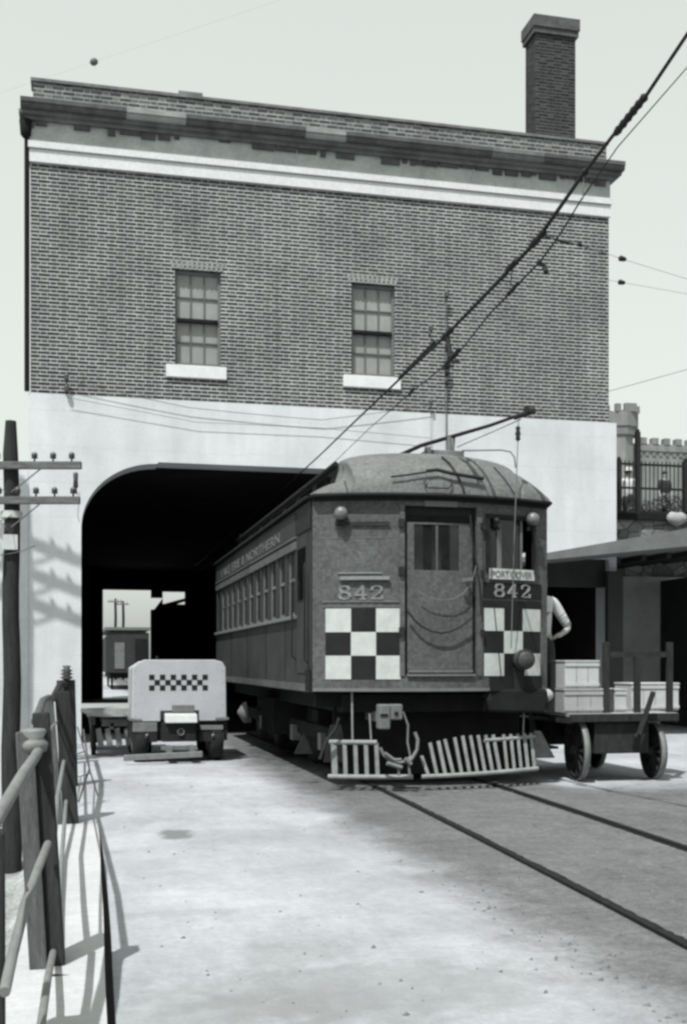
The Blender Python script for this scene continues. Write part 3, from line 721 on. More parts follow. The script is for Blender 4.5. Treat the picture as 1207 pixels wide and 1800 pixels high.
# window + door
def ftube(pts, r, mat, nm, par=CAR, off=.03, n=6):
    m = MB(); m.tube([(x, yb(x)-off, z) for x, z in pts], r, n); return obj(nm, m, M[mat], par)
wf = merge(fpatch(WX0-.05, WX0, WZ0-.02, WZ1+.05, .02, .05), fpatch(WX1, WX1+.05, WZ0-.02, WZ1+.05, .02, .05), fpatch(WX0, WX1, WZ1, WZ1+.05, .02, .05))
wo = obj('front_window', wf, M['chk'], CAR)
obj('glass', merge(fpatch(WX0, 4.94, WZ0, WZ1, -.02, .006)), M['glass'], wo)
obj('sash', merge(fpatch(4.60, 4.66, WZ0, WZ1-.06, -.006, .012), fpatch(4.92, 4.95, WZ0, WZ1, -.004, .02)), M['carlight'], wo)
df = merge(fpatch(DX0, DX0+.035, 1.27, 3.16, -.045, .02), fpatch(DX1-.035, DX1, 1.27, 3.16, -.045, .02), fpatch(DX0+.035, DX1-.035, 3.06, 3.16, -.05, .02))
door = obj('end_door', merge(fpatch(DX0+.035, 3.61, 1.29, 2.98, -.03, .03), fpatch(4.13, DX1-.035, 1.29, 2.98, -.03, .03), fpatch(3.61, 4.13, 1.29, 2.45, -.03, .03), fpatch(3.61, 4.13, 2.96, 2.98, -.03, .03)), M['car'], CAR)
obj('door_frame', df, M['chk'], CAR)
obj('door_glass', fpatch(3.61, 4.13, 2.45, 2.96, -.045, .006), M['glass'], door)
obj('door_bar', merge(fpatch(3.86, 3.885, 2.45, 2.96, -.038, .01)), M['car'], door)
obj('door_head_panel', fpatch(DX0+.036, DX1-.036, 2.985, 3.06, -.055, .02), M['blackmat'], door)
obj('door_sill', merge(fpatch(DX0+.02, DX1-.02, 1.27, 1.292, .03, .06), fpatch(DX0+.04, DX1-.04, 1.315, 1.335, .004, .02)), M['carlight'], CAR)
m = MB(); m.lathe((4.23, yb(4.23)+.02, 2.33), [(0, .02), (.05, .02), (.055, .04), (.075, .04), (.08, .01)], (0, -1, 0), 10); m.bar((4.13, yb(4.1)-.06, 2.34), (4.26, yb(4.2)-.06, 2.35), .03, .035); obj('door_handle', m, M['lampg'], door)
obj('door_header_board', fpatch(3.72, 4.10, 3.155, 3.215, .015, .03), M['carlight'], CAR)
# door posts (raised) and hinge dogs
obj('door_post', merge(fpatch(DX1+.005, DX1+.075, 1.27, 3.18, .018, .018)), M['car'], CAR)
obj('door_post', merge(fpatch(DX0-.06, DX0-.005, 1.27, 3.18, .014, .014)), M['car'], CAR)
for z in (2.92, 2.39, 1.72): 
    obj('buffer_hook', merge(fpatch(DX0-.07, DX0-.02, z, z+.09, .05, .05)), M['black'], CAR)
    obj('buffer_hook', merge(fpatch(DX1+.05, DX1+.09, z, z+.07, .05, .05)), M['black'], CAR)
# checkered panels
def checks(x0, x1, z0, z1):
    t = obj('checker_panel', fpatch(x0, x1, z0, z1, .004, .004), M['chk'], CAR)
    w_ = MB(); dx = (x1-x0)/3; dz = (z1-z0)/3; ms = []
    for i in range(3):
        for j in range(3):
            if (i+j) % 2 == 0: ms.append(fpatch(x0+i*dx, x0+(i+1)*dx, z0+j*dz, z0+(j+1)*dz, .008, .004, 2))
    obj('white_squares', merge(*ms), M['wht'], t)
checks(2.655, 3.45, 1.235, 2.02); checks(4.43, 5.21, 1.27, 2.035)
obj('panel_ledge', merge(fpatch(2.62, 3.47, 2.09, 2.105, .012, .012), fpatch(2.62, 3.47, 2.035, 2.045, .01, .01)), M['carlight'], CAR)
obj('number_board', fpatch(4.40, 5.23, 2.15, 2.33, .008, .008), M['chk'], CAR)
obj('dark_band', fpatch(4.40, 5.23, 2.045, 2.125, .008, .008), M['chk'], CAR)
obj('drip_ledge', merge(fpatch(2.80, 3.32, 2.335, 2.375, .05, .05), fpatch(2.78, 3.25, 2.405, 2.42, .015, .015)), M['wht2'], CAR)
obj('hand_rail', merge(fpatch(2.86, 3.33, 2.955, 2.975, .035, .02)), M['black'], CAR)
obj('front_seam', merge(fpatch(2.56, 3.40, 2.80, 2.806, .004, .004), fpatch(XL+.005, XR-.005, 1.10, 1.135, .012, .012)), M['carlight'], CAR)
# digits, drawn as strokes with serifs
def digits(txt, x0, z0, h, wd, gap, off, mat, name, sw=.018):
    D = {'8': [[(.5, .53), (.2, .62), (.12, .78), (.25, .95), (.5, 1), (.75, .95), (.88, .78), (.8, .62), (.5, .53), (.15, .42), (.05, .24), (.2, .05), (.5, 0), (.8, .05), (.95, .24), (.85, .42), (.5, .53)]],
         '4': [[(.68, 0), (.68, 1), (.02, .3), (.98, .3)], [(.45, 0), (.9, 0)]],
         '2': [[(.08, .72), (.12, .88), (.35, 1), (.65, 1), (.88, .88), (.9, .7), (.7, .48), (.35, .25), (.05, .03), (.95, .03), (.97, .22)], [(.05, .72), (.18, .74)]]}
    ms = []
    for i, ch in enumerate(txt):
        for s in D[ch]:
            m = MB(); pts = [(x0+i*(wd+gap)+u*wd, z0+v*h) for u, v in s]
            for (a, b), (c, d) in zip(pts[:-1], pts[1:]):
                t = sw*(1.25 if abs(a-c) < abs(b-d) else .7)
                A_ = Vector((a, yb(a)-off, b)); B_ = Vector((c, yb(c)-off, d)); e = (B_-A_).normalized()*t*.3
                m.bar(A_-e, B_+e, t, .006, up=(0, -1, 0))
            ms.append(m)
    return obj(name, merge(*ms), M[mat], CAR)
digits('842', 2.79, 2.125, .145, .125, .045, .010, 'wht2', 'number_lettering', .026)
digits('842', 4.56, 2.17, .14, .13, .05, .014, 'wht2', 'number_lettering', .022)
# destination sign
sg = obj('destination_sign', fpatch(WX0-.01, WX1+.03, 2.365, 2.485, .03, .012), M['wht'], CAR)
def text_mesh(txt, size, ext=.002):
    c = bpy.data.curves.new('t', 'FONT'); c.body = txt; c.size = size; c.extrude = ext; c.align_x = 'LEFT'
    o = bpy.data.objects.new('t', c); COL.objects.link(o); bpy.context.view_layer.update()
    me = bpy.data.meshes.new_from_object(o.evaluated_get(bpy.context.evaluated_depsgraph_get())); 
    vs = [tuple(v.co) for v in me.vertices]; fs = [tuple(p.vertices) for p in me.polygons]
    bpy.data.objects.remove(o); bpy.data.curves.remove(c); bpy.data.meshes.remove(me); return vs, fs
vs, fs = text_mesh('PORT DOVER', .105); xm = max(v[0] for v in vs); m = MB()
m.add([(WX0+.015+v[0]/xm*.555, yb(WX0+.015+v[0]/xm*.555)-.034-v[2], 2.388+v[1]) for v in vs], fs); obj('sign_lettering', m, M['trkgrey'], sg)
vs, fs = text_mesh('LAKE ERIE & NORTHERN', .20); xm = max(v[0] for v in vs); m = MB()
m.add([(XL-.024-v[2], 20.6-v[0]/xm*6.2, 2.965+v[1]*.95) for v in vs], fs)
obj('side_lettering', m, M['carlight'], CAR)
m = MB(); m.box(XL-.020, XL, 13.3, YEND, 2.93, 3.19); obj('name_board', m, M['carside'], CAR)
# lamps
for x, z in ((2.80, 3.06), (5.06, 3.06)):
    m = MB(); y = yb(x); m.lathe((x, y, z), [(0, .05), (.04, .07), (.10, .075), (.14, .06), (.155, .03), (.16, .001)], (0, -1, .1), 14)
    lo = obj('marker_lamp', m, M['lampg'], CAR)
    m = MB(); m.box(x-.05, x+.05, y-.06, y+.0, z-.12, z-.07); m.tube([(x, y-.01, z-.1), (x+.02, y-.09, z-.11)], .025, 8); obj('lamp_bracket', m, M['black'], lo)
m = MB(); m.sphere((4.58, yb(4.58)-.03, 3.02), .04, 8, 6); m.bar((4.56, yb(4.5)-.02, 2.99), (4.62, yb(4.6)-.03, 2.93), .04, .03); obj('wiper_motor', m, M['black'], CAR)
# round lamp low on the right and dark apron
lx = 4.885; ly = yb(lx)-.16
m = MB(); m.lathe((lx, yb(lx), 1.45), [(0, .07), (.10, .10), (.16, .118), (.22, .115), (.25, .09), (.265, .04), (.27, .001)], (0, -1, .02), 18); lo = obj('dash_lamp', m, simple('dash_lamp_paint', .045, .5, .6, 25), CAR)
m = MB(); m.torus((lx, yb(lx)-.235, 1.455), .10, .012, (0, 1, 0)); m.bar((lx-.02, yb(lx)-.08, 1.36), (lx-.02, yb(lx)-.06, 1.10), .12, .05); obj('lamp_bracket', m, M['black'], lo)
obj('apron_box', fpatch(4.5, 5.22, 1.10, 1.262, .04, .04), M['chk'], CAR)
m = MB(); c_ = atY(950, 1223, 12.38); m.lathe(c_, [(0, .05), (.05, .075), (.12, .07), (.16, .04), (.17, .001)], (.5, -1, .1), 10); obj('journal_lid', m, M['wht'], CAR)
m = MB(); m.prism([(4.50, .86), (5.16, .84), (5.22, 1.0), (5.20, 1.12), (4.52, 1.12), (4.47, 1.0)], lambda u, v, d: (u, d, v), 12.10, 12.25); obj('draught_box', m, M['blackmat'], CAR, bevel=.03)
# chains and ropes across the door
def chain(pts, r, mat, nm):
    # pts in (px,py) on the front plane
    out = []
    for px, py in pts:
        x = CX
        for _ in range(6): q = atY(px, py, yb(x)-.05); x = q.x
        out.append(q)
    m = MB(); m.tube(out, r, 5); return obj(nm, m, M[mat], CAR)
chain([(716, 1074), (728, 1090), (742, 1102), (758, 1110), (775, 1113), (792, 1110), (808, 1102), (822, 1092), (830, 1084)], .011, 'black', 'safety_chain')
chain([(735, 1040), (752, 1050), (772, 1055), (795, 1054), (812, 1045), (822, 1034), (832, 1012), (838, 990)], .006, 'carlight', 'trolley_cord')
chain([(826, 905), (830, 950), (836, 985), (843, 1030), (846, 1080)], .012, 'black', 'vestibule_strap')
chain([(850, 918), (866, 950), (862, 1010), (868, 1070), (880, 1190)], .005, 'black', 'trolley_cord')
chain([(934, 925), (942, 968), (940, 1010)], .014, 'black', 'wiper_arm')
# roof
MH, MS, MR, MT = .98, 3.50, 3.745, 3.88
def section(u):
    """u in -1..1 across; returns (dx, z)"""
    a = abs(u); s = 1 if u > 0 else -1
    if a > .72: t = (1-a)/.28; return s*(1.45-(1.45-MH)*t), 3.285+(MS-3.285)*math.sin(t*math.pi/2)
    if a > .64: t = (.72-a)/.08; return s*MH, MS+(MR-MS)*t
    t = a/.64; return s*MH*math.sin(t*math.pi/2)**1.0, MR+(MT-MR)*math.cos(t*math.pi/2)
YH = 12.92
def hood(u, v):
    U = -1+2*u; dx, z = section(U)
    # rounder, fuller profile than the section behind it
    a = abs(dx)/1.45; zf = 3.285+(MT-3.285)*(max(0, 1-a**2.6))**.62
    z1 = max(z, zf) if dx > 0 else z*.35+max(z, min(zf, 3.80))*.65
    z1 = min(z1, MT)
    if abs(U) > .72 and dx < 0: z1 = z
    ye = yb(CX+dx*.97)-.075 if abs(dx) < 1.4 else YC-.04
    e = math.sin(v*math.pi/2); c = 1-math.cos(v*math.pi/2)
    return (CX+dx, ye+(YH-ye)*c**.9, 3.285+(z1-3.285)*e**.85)
m = MB(); m.grid(hood, 56, 18); 
for s in (-1, 1):  # lower decks
    def deck(u, v, s=s):
        dx, z = section(s*(1-.28*u)); return (CX+dx, YH+(YEND+.1-YH)*v, z)
    m.grid(deck, 6, 12)
roof = obj('roof', m, M['roofc'], CAR)
m = MB()
def mon(u, v):
    dx, z = section(-.64+1.28*u); return (CX+dx, YH+(YEND-YH)*v, z+.002)
m.grid(mon, 16, 12); obj('clerestory_roof', m, M['roofc'], CAR)
m = MB()
for s in (-1, 1): m.box(CX+s*MH-.01, CX+s*MH+.01, YH, YEND, MS-.03, MR-.01)
m.tube([(CX-MH-.03, YH+.02, MR), (CX-MH-.03, YEND, MR)], .03, 6); m.tube([(CX+MH+.03, YH+.02, MR), (CX+MH+.03, YEND, MR)], .03, 6)
m.box(CX-MH, CX+MH, YEND-.1, YEND, MS, MT-.02)
cl = obj('clerestory', m, M['roofd'], CAR)
for s in (-1, 1):
    for k in range(7):
        m = MB(); y = 13.3+k*1.12; m.box(CX+s*(MH+.012)-.004, CX+s*(MH+.012)+.004, y, y+.8, MS+.04, MR-.06); obj('vent_light', m, M['glass'], cl)
# eave gutter
m = MB(); pts = [(XL-.05, YEND, 3.27), (XL-.05, 12.5, 3.27)]+[(CX+dx, yb(CX+dx*.97)-.085, 3.272) for dx in [-1.40+.14*i for i in range(21)]]+[(XR+.05, 12.5, 3.27), (XR+.05, YEND, 3.27)]
m.tube(pts, .022, 6); obj('eave_moulding', m, M['roofd'], CAR)
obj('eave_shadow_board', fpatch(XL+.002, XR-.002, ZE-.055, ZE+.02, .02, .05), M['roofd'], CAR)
# roof furniture on the hood
HG = [(u/120, v/50, proj(hood(u/120, v/50))) for u in range(121) for v in range(51)]
def onhood(px, py, off=.015):
    b = min(HG, key=lambda q: (q[2][0]-px)**2+(q[2][1]-py)**2); p = Vector(hood(b[0], b[1])); return p+Vector((0, -off, off))
m = MB(); m.tube([onhood(px, py, .04) for px, py in ((684, 847), (715, 843), (748, 838))], .012, 6)
m.tube([onhood(px, py, .05) for px, py in ((748, 837), (765, 836), (790, 840), (815, 846), (845, 852))], .022, 6); obj('storm_bar', m, M['black'], CAR)
m = MB(); m.tube([onhood(px, py, .03) for px, py in ((748, 846), (746, 856), (752, 862), (785, 862), (791, 858), (790, 846))], .008, 5); obj('lamp_cradle', m, M['black'], CAR)
m = MB(); m.tube([onhood(px, py) for px, py in ((775, 806), (788, 818), (800, 834), (810, 852), (818, 872))], .013, 6); obj('roof_cable', m, M['black'], CAR)
m = MB(); m.tube([onhood(px, py) for px, py in ((850, 812), (868, 826), (886, 846), (903, 872))], .006, 5); obj('roof_cable', m, M['black'], CAR)
m = MB(); m.tube([onhood(px, py, .02) for px, py in ((602, 822), (603, 838), (606, 852), (610, 868))], .006, 5); obj('roof_cable', m, M['black'], CAR)
# trolley base and pole
p0 = atY(745, 792, 13.6); p1 = atY(811, 803, 13.6)
m = MB(); m.box(p0.x, p1.x, 13.5, 13.9, 3.80, p0.z); m.box(p0.x-.03, p0.x+.05, 13.46, 13.5, 3.86, p0.z+.02); tb = obj('trolley_base', m, M['cornice_mid'], CAR, bevel=.01)
c0 = atY(790, 792, 13.6); c1 = atY(790, 768, 13.6)
m = MB(); m.tube([c0, c1], .035, 8); m.tube([c0+Vector((.05, 0, 0)), c1+Vector((.06, 0, .0))], .014, 6); obj('trolley_post', m, M['cornice_mid'], CAR)
q = [atY(690, 806, 14.9), atY(740, 783, 14.3), atY(795, 767, 13.6), atY(860, 748, 12.8), atY(905, 732, 12.2), atY(928, 724, 11.9)]
m = MB(); m.tube(q, [.030, .028, .026, .022, .020, .018], 8); tp = obj('trolley_pole', m, M['black'], CAR)
m = MB(); h = q[-1]; m.tube([atY(905, 734, 12.2), atY(938, 722, 11.8)], [.028, .034], 8); m.lathe(h+Vector((-.03, 0, .02)), [(0, .05), (.02, .035), (.04, .035), (.06, .05)], (1, .2, 0), 12); obj('trolley_head', m, M['black'], tp)
m = MB(); m.tube([atY(803, 786, 13.6), atY(870, 757, 12.8), atY(915, 737, 12.1)], .006, 5); obj('pole_stay', m, M['carlight'], tp)
m = MB(); m.tube([atY(812, 792, 13.6), atY(880, 791, 12.9), atY(897, 794, 12.75), atY(904, 804, 12.7), atY(906, 822, 12.7)], .010, 6); obj('pole_catcher', m, M['carlight'], CAR)
m = MB(); m.tube([atY(911, 735, 12.1), atY(909, 800, 12.05), atY(906, 880, 12.0), atY(903, 960, 12.0), atY(900, 1070, 12.05), atY(898, 1140, 12.1)], .006, 5); rp = obj('trolley_rope', m, M['trkgrey'], CAR)
m = MB(); c = atY(910, 775, 12.07); m.lathe(c, [(0, .012), (.02, .03), (.05, .022), (.08, .032), (.12, .02), (.15, .03), (.17, .01)]); obj('rope_insulator', m, M['black'], rp)
# underframe, trucks
UF = obj('underframe', MB().box(XL+.35, XR-.35, yb(CX)+.35, YEND, .86, ZB-.03), M['blackmat'], CAR)
m = MB(); m.box(XL+.06, XR-.06, 12.52, 12.62, .92, ZB); m.box(XL+.25, XL+.9, 16.5, 17.6, .36, .9); m.box(XR-.9, XR-.3, 16.4, 17.7, .35, .9); m.box(XL+.32, XR-.2, 12.75, 12.79, .12, 1.06); obj('equipment_and_shade_plate', m, M['blackmat'], CAR)  # last box is a black plate added behind the pilot for under-car shade
for yc_ in (14.7, 19.4):
    m = MB()
    for s in (-1, 1): m.box(CX+s*.92-.05, CX+s*.92+.05, yc_-1.5, yc_+1.5, .45, .62)
    m.box(CX-.9, CX+.9, yc_-.2, yc_+.2, .4, .8); tr = obj('bogie', m, M['blackmat'], CAR)
    for dy in (-.95, .95):
        for s in (-1, 1):
            m = MB(); m.lathe((CX+s*.66, yc_+dy, .44), [(0, .06), (.0, .43), (.03, .45), (.035, .42), (.10, .40), (.11, .1), (.13, .08)], (s, 0, 0), 26); wq = obj('wheel', m, M['black'], tr)
            m = MB(); m.box(CX+s*.98-.06, CX+s*.98+.06, yc_+dy-.09, yc_+dy+.09, .34, .55); obj('journal_box', m, M['trkgrey'], wq)
for px, py, Yq in ((418, 1252, 19.0),):
    c = atY(px, py, Yq); m = MB(); m.lathe((XL+.2, Yq, c.z), [(0, .18), (.05, .16), (.14, .02)], (-1, 0, 0), 12); obj('air_tank_end', m, M['carlight'], CAR)
# left bracket plates below the corner
m = MB(); m.prism([(0, .30), (.28, .30), (.20, .72), (.08, .72)], lambda u, v, d: (XL+.14+u, d, v), 12.45, 12.47); m.prism([(0, .36), (.22, .36), (.11, .60)], lambda u, v, d: (XL-.10+u, d, v), 12.95, 12.97); obj('corner_bracket', m, M['trkdark'], CAR)
m = MB(); m.tube([atY(596, 1262, 12.2), atY(590, 1282, 12.2), atY(575, 1300, 12.2), atY(562, 1335, 12.2)], .018, 6); obj('corner_hose', m, M['black'], CAR)
# pilot (slatted fender)
def yp(x): return yb(x)+.02
m = MB(); xs_ = [2.70+(3.70-2.70)*i/6 for i in range(7)]
m.tube([(x, yp(x), .535) for x in [2.70+.5*i/4 for i in range(5)]], .030, 6)
pil = obj('pilot', m, M['pil'], CAR)
m = MB(); m.tube([(x, yp(x)-.04, .155) for x in [2.68+.9*i/8 for i in range(9)]], .030, 6); obj('pilot_beam', m, M['pil'], pil)
for i in range(5):
    x = 2.745+.112*i; m = MB(); m.bar((x, yp(x), .53), (x+.005, yp(x)-.04, .16), .042 if i else .062, .024, up=(0, -1, 0)); obj('slat', m, M['pil'], pil)
m = MB(); m.tube([(x, yp(x)-.04, .155+.025*(x-3.68)) for x in [3.68+1.48*i/10 for i in range(11)]], .028, 6); obj('pilot_beam', m, M['pil'], pil)
m = MB(); m.tube([(x, yp(x)+.02, .54+.03*(x-4.5)) for x in [4.45+.70*i/8 for i in range(9)]], .024, 6); obj('pilot_beam', m, M['pil'], pil)
random.seed(11)
for i in range(15):
    x = 3.76+1.36*i/14; ln = .07 if i < 10 else .03; h = .44 if i > 0 else .28
    if i in (3,): ln += .02
    m = MB(); m.bar((x-ln, yp(x)+.01, .16+h*(.8+.2*min(1, i/5))), (x, yp(x)-.04, .16), .032+.008*random.random(), .018, up=(0, -1, 0)); obj('slat', m, M['pil'], pil)
m = MB(); m.tube([(2.95, 12.3, 1.1), (2.95, 12.27, .56)], .012, 6); m.tube([(3.14, 12.25, .85), (3.15, 12.22, .56)], .010, 6); m.tube([(5.0, 12.3, 1.1), (4.98, 12.3, .56)], .010, 6); obj('pilot_hanger', m, M['pil'], pil)
m = MB(); m.prism([(0, .30), (.26, .30), (.08, .62), (0, .62)], lambda u, v, d: (5.17+u, d, v), 12.42, 12.45); obj('pilot_side_plate', m, M['trkgrey'], pil)
# coupler and hoses
cc0 = atY(680, 1262, 12.0)
m = MB(); kx, kz = cc0.x, cc0.z
m.box(kx-.12, kx+.0, 11.86, 12.02, kz-.12, kz+.15); m.box(kx+.0, kx+.145, 11.88, 12.02, kz-.02, kz+.15); m.box(kx-.06, kx+.06, 12.02, 13.2, kz-.06, kz+.06)
cpl = obj('coupler', m, M['carlight'], CAR, bevel=.015)
m = MB(); m.box(kx-.115, kx-.03, 11.85, 11.858, kz+.02, kz+.05); m.box(kx+.05, kx+.09, 11.865, 11.878, kz+.035, kz+.07); obj('coupler_slot', m, M['blackmat'], cpl)
def P2(l, Y): return [atY(a, b, Y) for a, b in l]
m = MB(); m.tube(P2([(668, 1315), (674, 1328), (688, 1338), (702, 1342), (716, 1338), (722, 1330)], 11.95), .018, 8); m.tube(P2([(676, 1324), (692, 1336), (705, 1336)], 11.9), .018, 8); m.tube(P2([(729, 1288), (734, 1300), (733, 1318), (724, 1334), (714, 1342)], 11.93), .020, 8)
m.tube(P2([(708, 1252), (717, 1275), (716, 1305), (721, 1330)], 11.98), .012, 8); obj('air_hose', m, M['hose'], CAR)
m = MB(); m.tube(P2([(680, 1342), (706, 1350)], 11.9), .024, 8); m.tube(P2([(712, 1334), (722, 1344)], 11.9), .026, 8); m.tube(P2([(700, 1350), (701, 1364)], 11.92), .016, 8); m.tube(P2([(718, 1346), (720, 1362)], 11.92), .014, 8); obj('hose_coupling', m, M['hose'], CAR)
# step on the right hand side
m = MB(); m.box(XR-.02, XR+.42, 12.95, 13.55, .72, .75); m.box(XR+.0, XR+.40, 12.98, 13.5, .36, .39); m.box(XR+.02, XR+.05, 12.98, 13.0, .36, 1.1); m.box(XR+.02, XR+.05, 13.5, 13.52, .36, 1.1); obj('boarding_step', m, M['black'], CAR)

# ------------------------------------------------------------------ baggage tractor with checkered back
TY = 16.3
TX0, TX1 = atY(232, 1200, TY).x, atY(398, 1200, TY).x
ztt = atY(300, 1160, TY).z; zsk = atY(300, 1268, TY).z
T = empty('baggage_tractor', ((TX0+TX1)/2, TY, 0), 'small white station baggage tractor with a row of black checks on its back', 'tractor')
tw = TX1-TX0
fxp = lambda px: atY(px, 1200, TY).x
fzp = lambda py: atY(315, py, TY).z
ch_ = .11
poly = [(TX0, zsk), (fxp(282), zsk), (fxp(282), fzp(1250)), (fxp(350), fzp(1250)), (fxp(350), zsk), (TX1, zsk), (TX1-.01, ztt-ch_), (TX1-.06, ztt-.03), (TX1-.17, ztt), (TX0+.17, ztt), (TX0+.08, ztt-.04), (TX0+.01, ztt-ch_)]
m = MB(); m.prism(poly, lambda u, v, d: (u, d, v), TY, TY+.04)
tb_ = obj('back_panel', m, M['trk'], T, bevel=.012)
bm = bmesh.new(); bm.from_mesh(tb_.data); bmesh.ops.triangulate(bm, faces=[f for f in bm.faces if len(f.verts) > 4]); bm.to_mesh(tb_.data); bm.free()
m = MB(); hp = [(TX0+.01, zsk), (TX1-.01, zsk), (TX1-.02, ztt-ch_-.01), (TX1-.18, ztt-.02), (TX0+.18, ztt-.02), (TX0+.02, ztt-ch_-.01)]
m.prism([(a, b) for a, b in hp], lambda u, v, d: (u, d, v), TY+.3, TY+1.7); obj('hood', m, M['trk'], T, bevel=.02)
m = MB(); sx = (fxp(365)-fxp(262))/11; z0 = fzp(1214)
for r_ in range(3):
    for c in range(11):
        if (r_+c) % 2 == 0: m.box(fxp(262)+c*sx, fxp(262)+(c+1)*sx, TY-.004, TY, z0+r_*sx*1.0, z0+(r_+1)*sx*1.0)
obj('checker_band', m, M['chk'], tb_)
m = MB(); m.box(fxp(302), fxp(341), TY-.012, TY, fzp(1252), fzp(1240)); obj('number_plate', m, M['trkgrey'], T)
m = MB(); m.prism([(TY-.20, fzp(1270)), (TY-.16, fzp(1256)), (TY+.10, fzp(1253)), (TY+.10, fzp(1270))], lambda u, v, d: (d, u, v), fxp(289), fxp(345)); obj('seat', m, M['wht'], T, bevel=.015)
m = MB(); m.box(fxp(283), fxp(343), TY-.12, TY+.3, fzp(1303), fzp(1271)); m.lathe(atY(318, 1287, TY-.12), [(0, .05), (.015, .05), (.018, .035), (.02, .001)], (0, -1, 0), 16); obj('gear_case', m, M['trkdark'], T, bevel=.01)
m = MB(); m.torus(atY(318, 1287, TY-.14), .045, .008, (0, 1, 0)); obj('case_ring', m, M['trkgrey'], T)
m = MB(); m.box(fxp(233), fxp(276), TY-.02, TY+.2, fzp(1286), fzp(1269.5)); m.box(fxp(352), fxp(392), TY-.02, TY+.2, fzp(1284), fzp(1276)); obj('rear_locker', m, M['trkgrey'], T, bevel=.006)
m = MB(); m.box(fxp(231), fxp(400), TY+.05, TY+2.0, .30, zsk-.005); m.box(fxp(236), fxp(276), TY-.03, TY+.05, fzp(1304), fzp(1287)); m.box(fxp(350), fxp(394), TY-.03, TY+.05, fzp(1304), fzp(1287)); obj('chassis', m, M['trkdark'], T)
for px in (258, 374): 
    m = MB(); m.lathe(atY(px, 1293, TY-.05), [(0, .02), (.02, .025), (.03, .001)], (0, -1, 0), 8); m.bar(atY(px-2, 1298, TY-.05), atY(px+2, 1288, TY-.05), .012, .01); obj('tail_lamp', m, M['lampg'], T)
m = MB(); m.bar(atY(217, 1333, TY-.3), atY(356, 1326, TY-.3), .04, .085, up=(0, 0, 1)); obj('bumper', m, M['pipe'], T, bevel=.01)
m = MB(); m.bar(atY(283, 1315, TY-.16), atY(345, 1314, TY-.16), .05, .06); m.box(fxp(290), fxp(300), TY-.3, TY, fzp(1322), fzp(1310)); m.box(fxp(330), fxp(340), TY-.3, TY, fzp(1322), fzp(1310)); obj('drawbar', m, M['trkgrey'], T)
for x in (TX0+.12, TX1-.14):
    for yy in (TY+.25, TY+1.75):
        m = MB(); m.lathe((x-.11, yy, .30), [(0, .16), (.01, .26), (.05, .30), (.17, .30), (.21, .26), (.22, .16)], (1, 0, 0), 24); wq = obj('wheel', m, M['rubber'], T)
        m = MB(); m.lathe((x-.115, yy, .30), [(0, .15), (.23, .15)], (1, 0, 0), 16); m.lathe((x-.13, yy, .30), [(0, .04), (.26, .04)], (1, 0, 0), 10); obj('rim', m, M['trkgrey'], wq)
for s, x in ((-1, TX0), (1, TX1)):
    m = MB(); m.add([(x-.16 if s > 0 else x-.04, TY-.02, .62), (x+.03 if s > 0 else x+.14, TY-.02, .62), (x+.03 if s > 0 else x+.14, TY+.55, .62), (x-.16 if s > 0 else x-.04, TY+.55, .62)], [(0, 1, 2, 3)]); m.box(min(x-.16*(s > 0)-.04*(s < 0), x), max(x+.03, x+.02), TY-.02, TY+.55, .60, .63); obj('mudguard', m, M['trkgrey'], T)
m = MB()
for px in (238, 392):
    for py in (1180, 1200, 1220, 1240, 1260): m.sphere(atY(px, py, TY-.002), .006, 6, 4)
obj('rivets', m, M['trkgrey'], tb_)
m = MB(); m.tube([(TX0+.35, TY+.12, ztt-.1), (TX0+.36, TY+.12, ztt+.05)], .02, 6); obj('steering_post', m, M['black'], T)

# ------------------------------------------------------------------ flat trailer left of the tractor
L = empty('baggage_trailer', (.4, 18, 0), 'flat wooden baggage trailer beside the white tractor', 'trailer')
lx0, lx1 = atY(141, 1250, 17.5).x, atY(240, 1250, 17.5).x; lz = atY(180, 1245, 17.5).z
m = MB()
for k in range(7): m.box(lx0+.01, lx1+.35, 17.5+k*.3, 17.5+k*.3+.285, lz-.03, lz)
obj('deck_boards', m, M['deck'], L)
m = MB(); m.prism([(lx0, lz-.04), (lx0+.03, lz-.06), (lx0+.14, lz-.115), (lx0+.3, lz-.13), (lx1+.35, lz-.13), (lx1+.35, lz-.032), (lx0, lz-.032)], lambda u, v, d: (u, d, v), 17.46, 17.50); m.box(lx0+.1, lx0+.16, 17.5, 19.5, lz-.13, lz-.032); m.box(lx1, lx1+.06, 17.5, 19.5, lz-.13, lz-.032); obj('deck_frame', m, M['deck'], L)
m = MB(); m.box(lx0+.32, lx1+.3, 17.6, 17.7, .45, .56); m.box(lx0+.32, lx1+.3, 19.2, 19.3, .45, .56); m.box(lx0+.45, lx0+.5, 17.6, 19.3, .4, .5); obj('lower_frame', m, M['trkgrey'], L)
for x in (lx0+.20, lx1+.20):
    for yy in (17.85, 19.15):
        m = MB(); m.lathe((x-.04, yy, .24), [(0, .18), (.005, .235), (.075, .235), (.08, .18), (.08, .05), (.11, .05)], (1, 0, 0), 20); wq = obj('wheel', m, M['trkdark'], L)
        m = MB(); m.bar((x, yy, .24), (x, yy, .60), .05, .09); m.bar((x-.06, yy-.18, .58), (x-.02, yy, .28), .03, .03); m.bar((x-.06, yy+.18, .58), (x-.02, yy, .28), .03, .03); obj('wheel_fork', m, M['trkgrey'], L)
for k, px in enumerate((172, 188, 205, 222)):
    m = MB(); a = atY(px, 1282, 17.5); m.prism([(a.x-.03, a.z), (a.x+.04, a.z+.02), (a.x+.09, .18), (a.x+.0, .14)], lambda u, v, d: (u, d, v), 17.47+.03*k, 17.49+.03*k); obj('side_stake', m, M['pipe'], L)

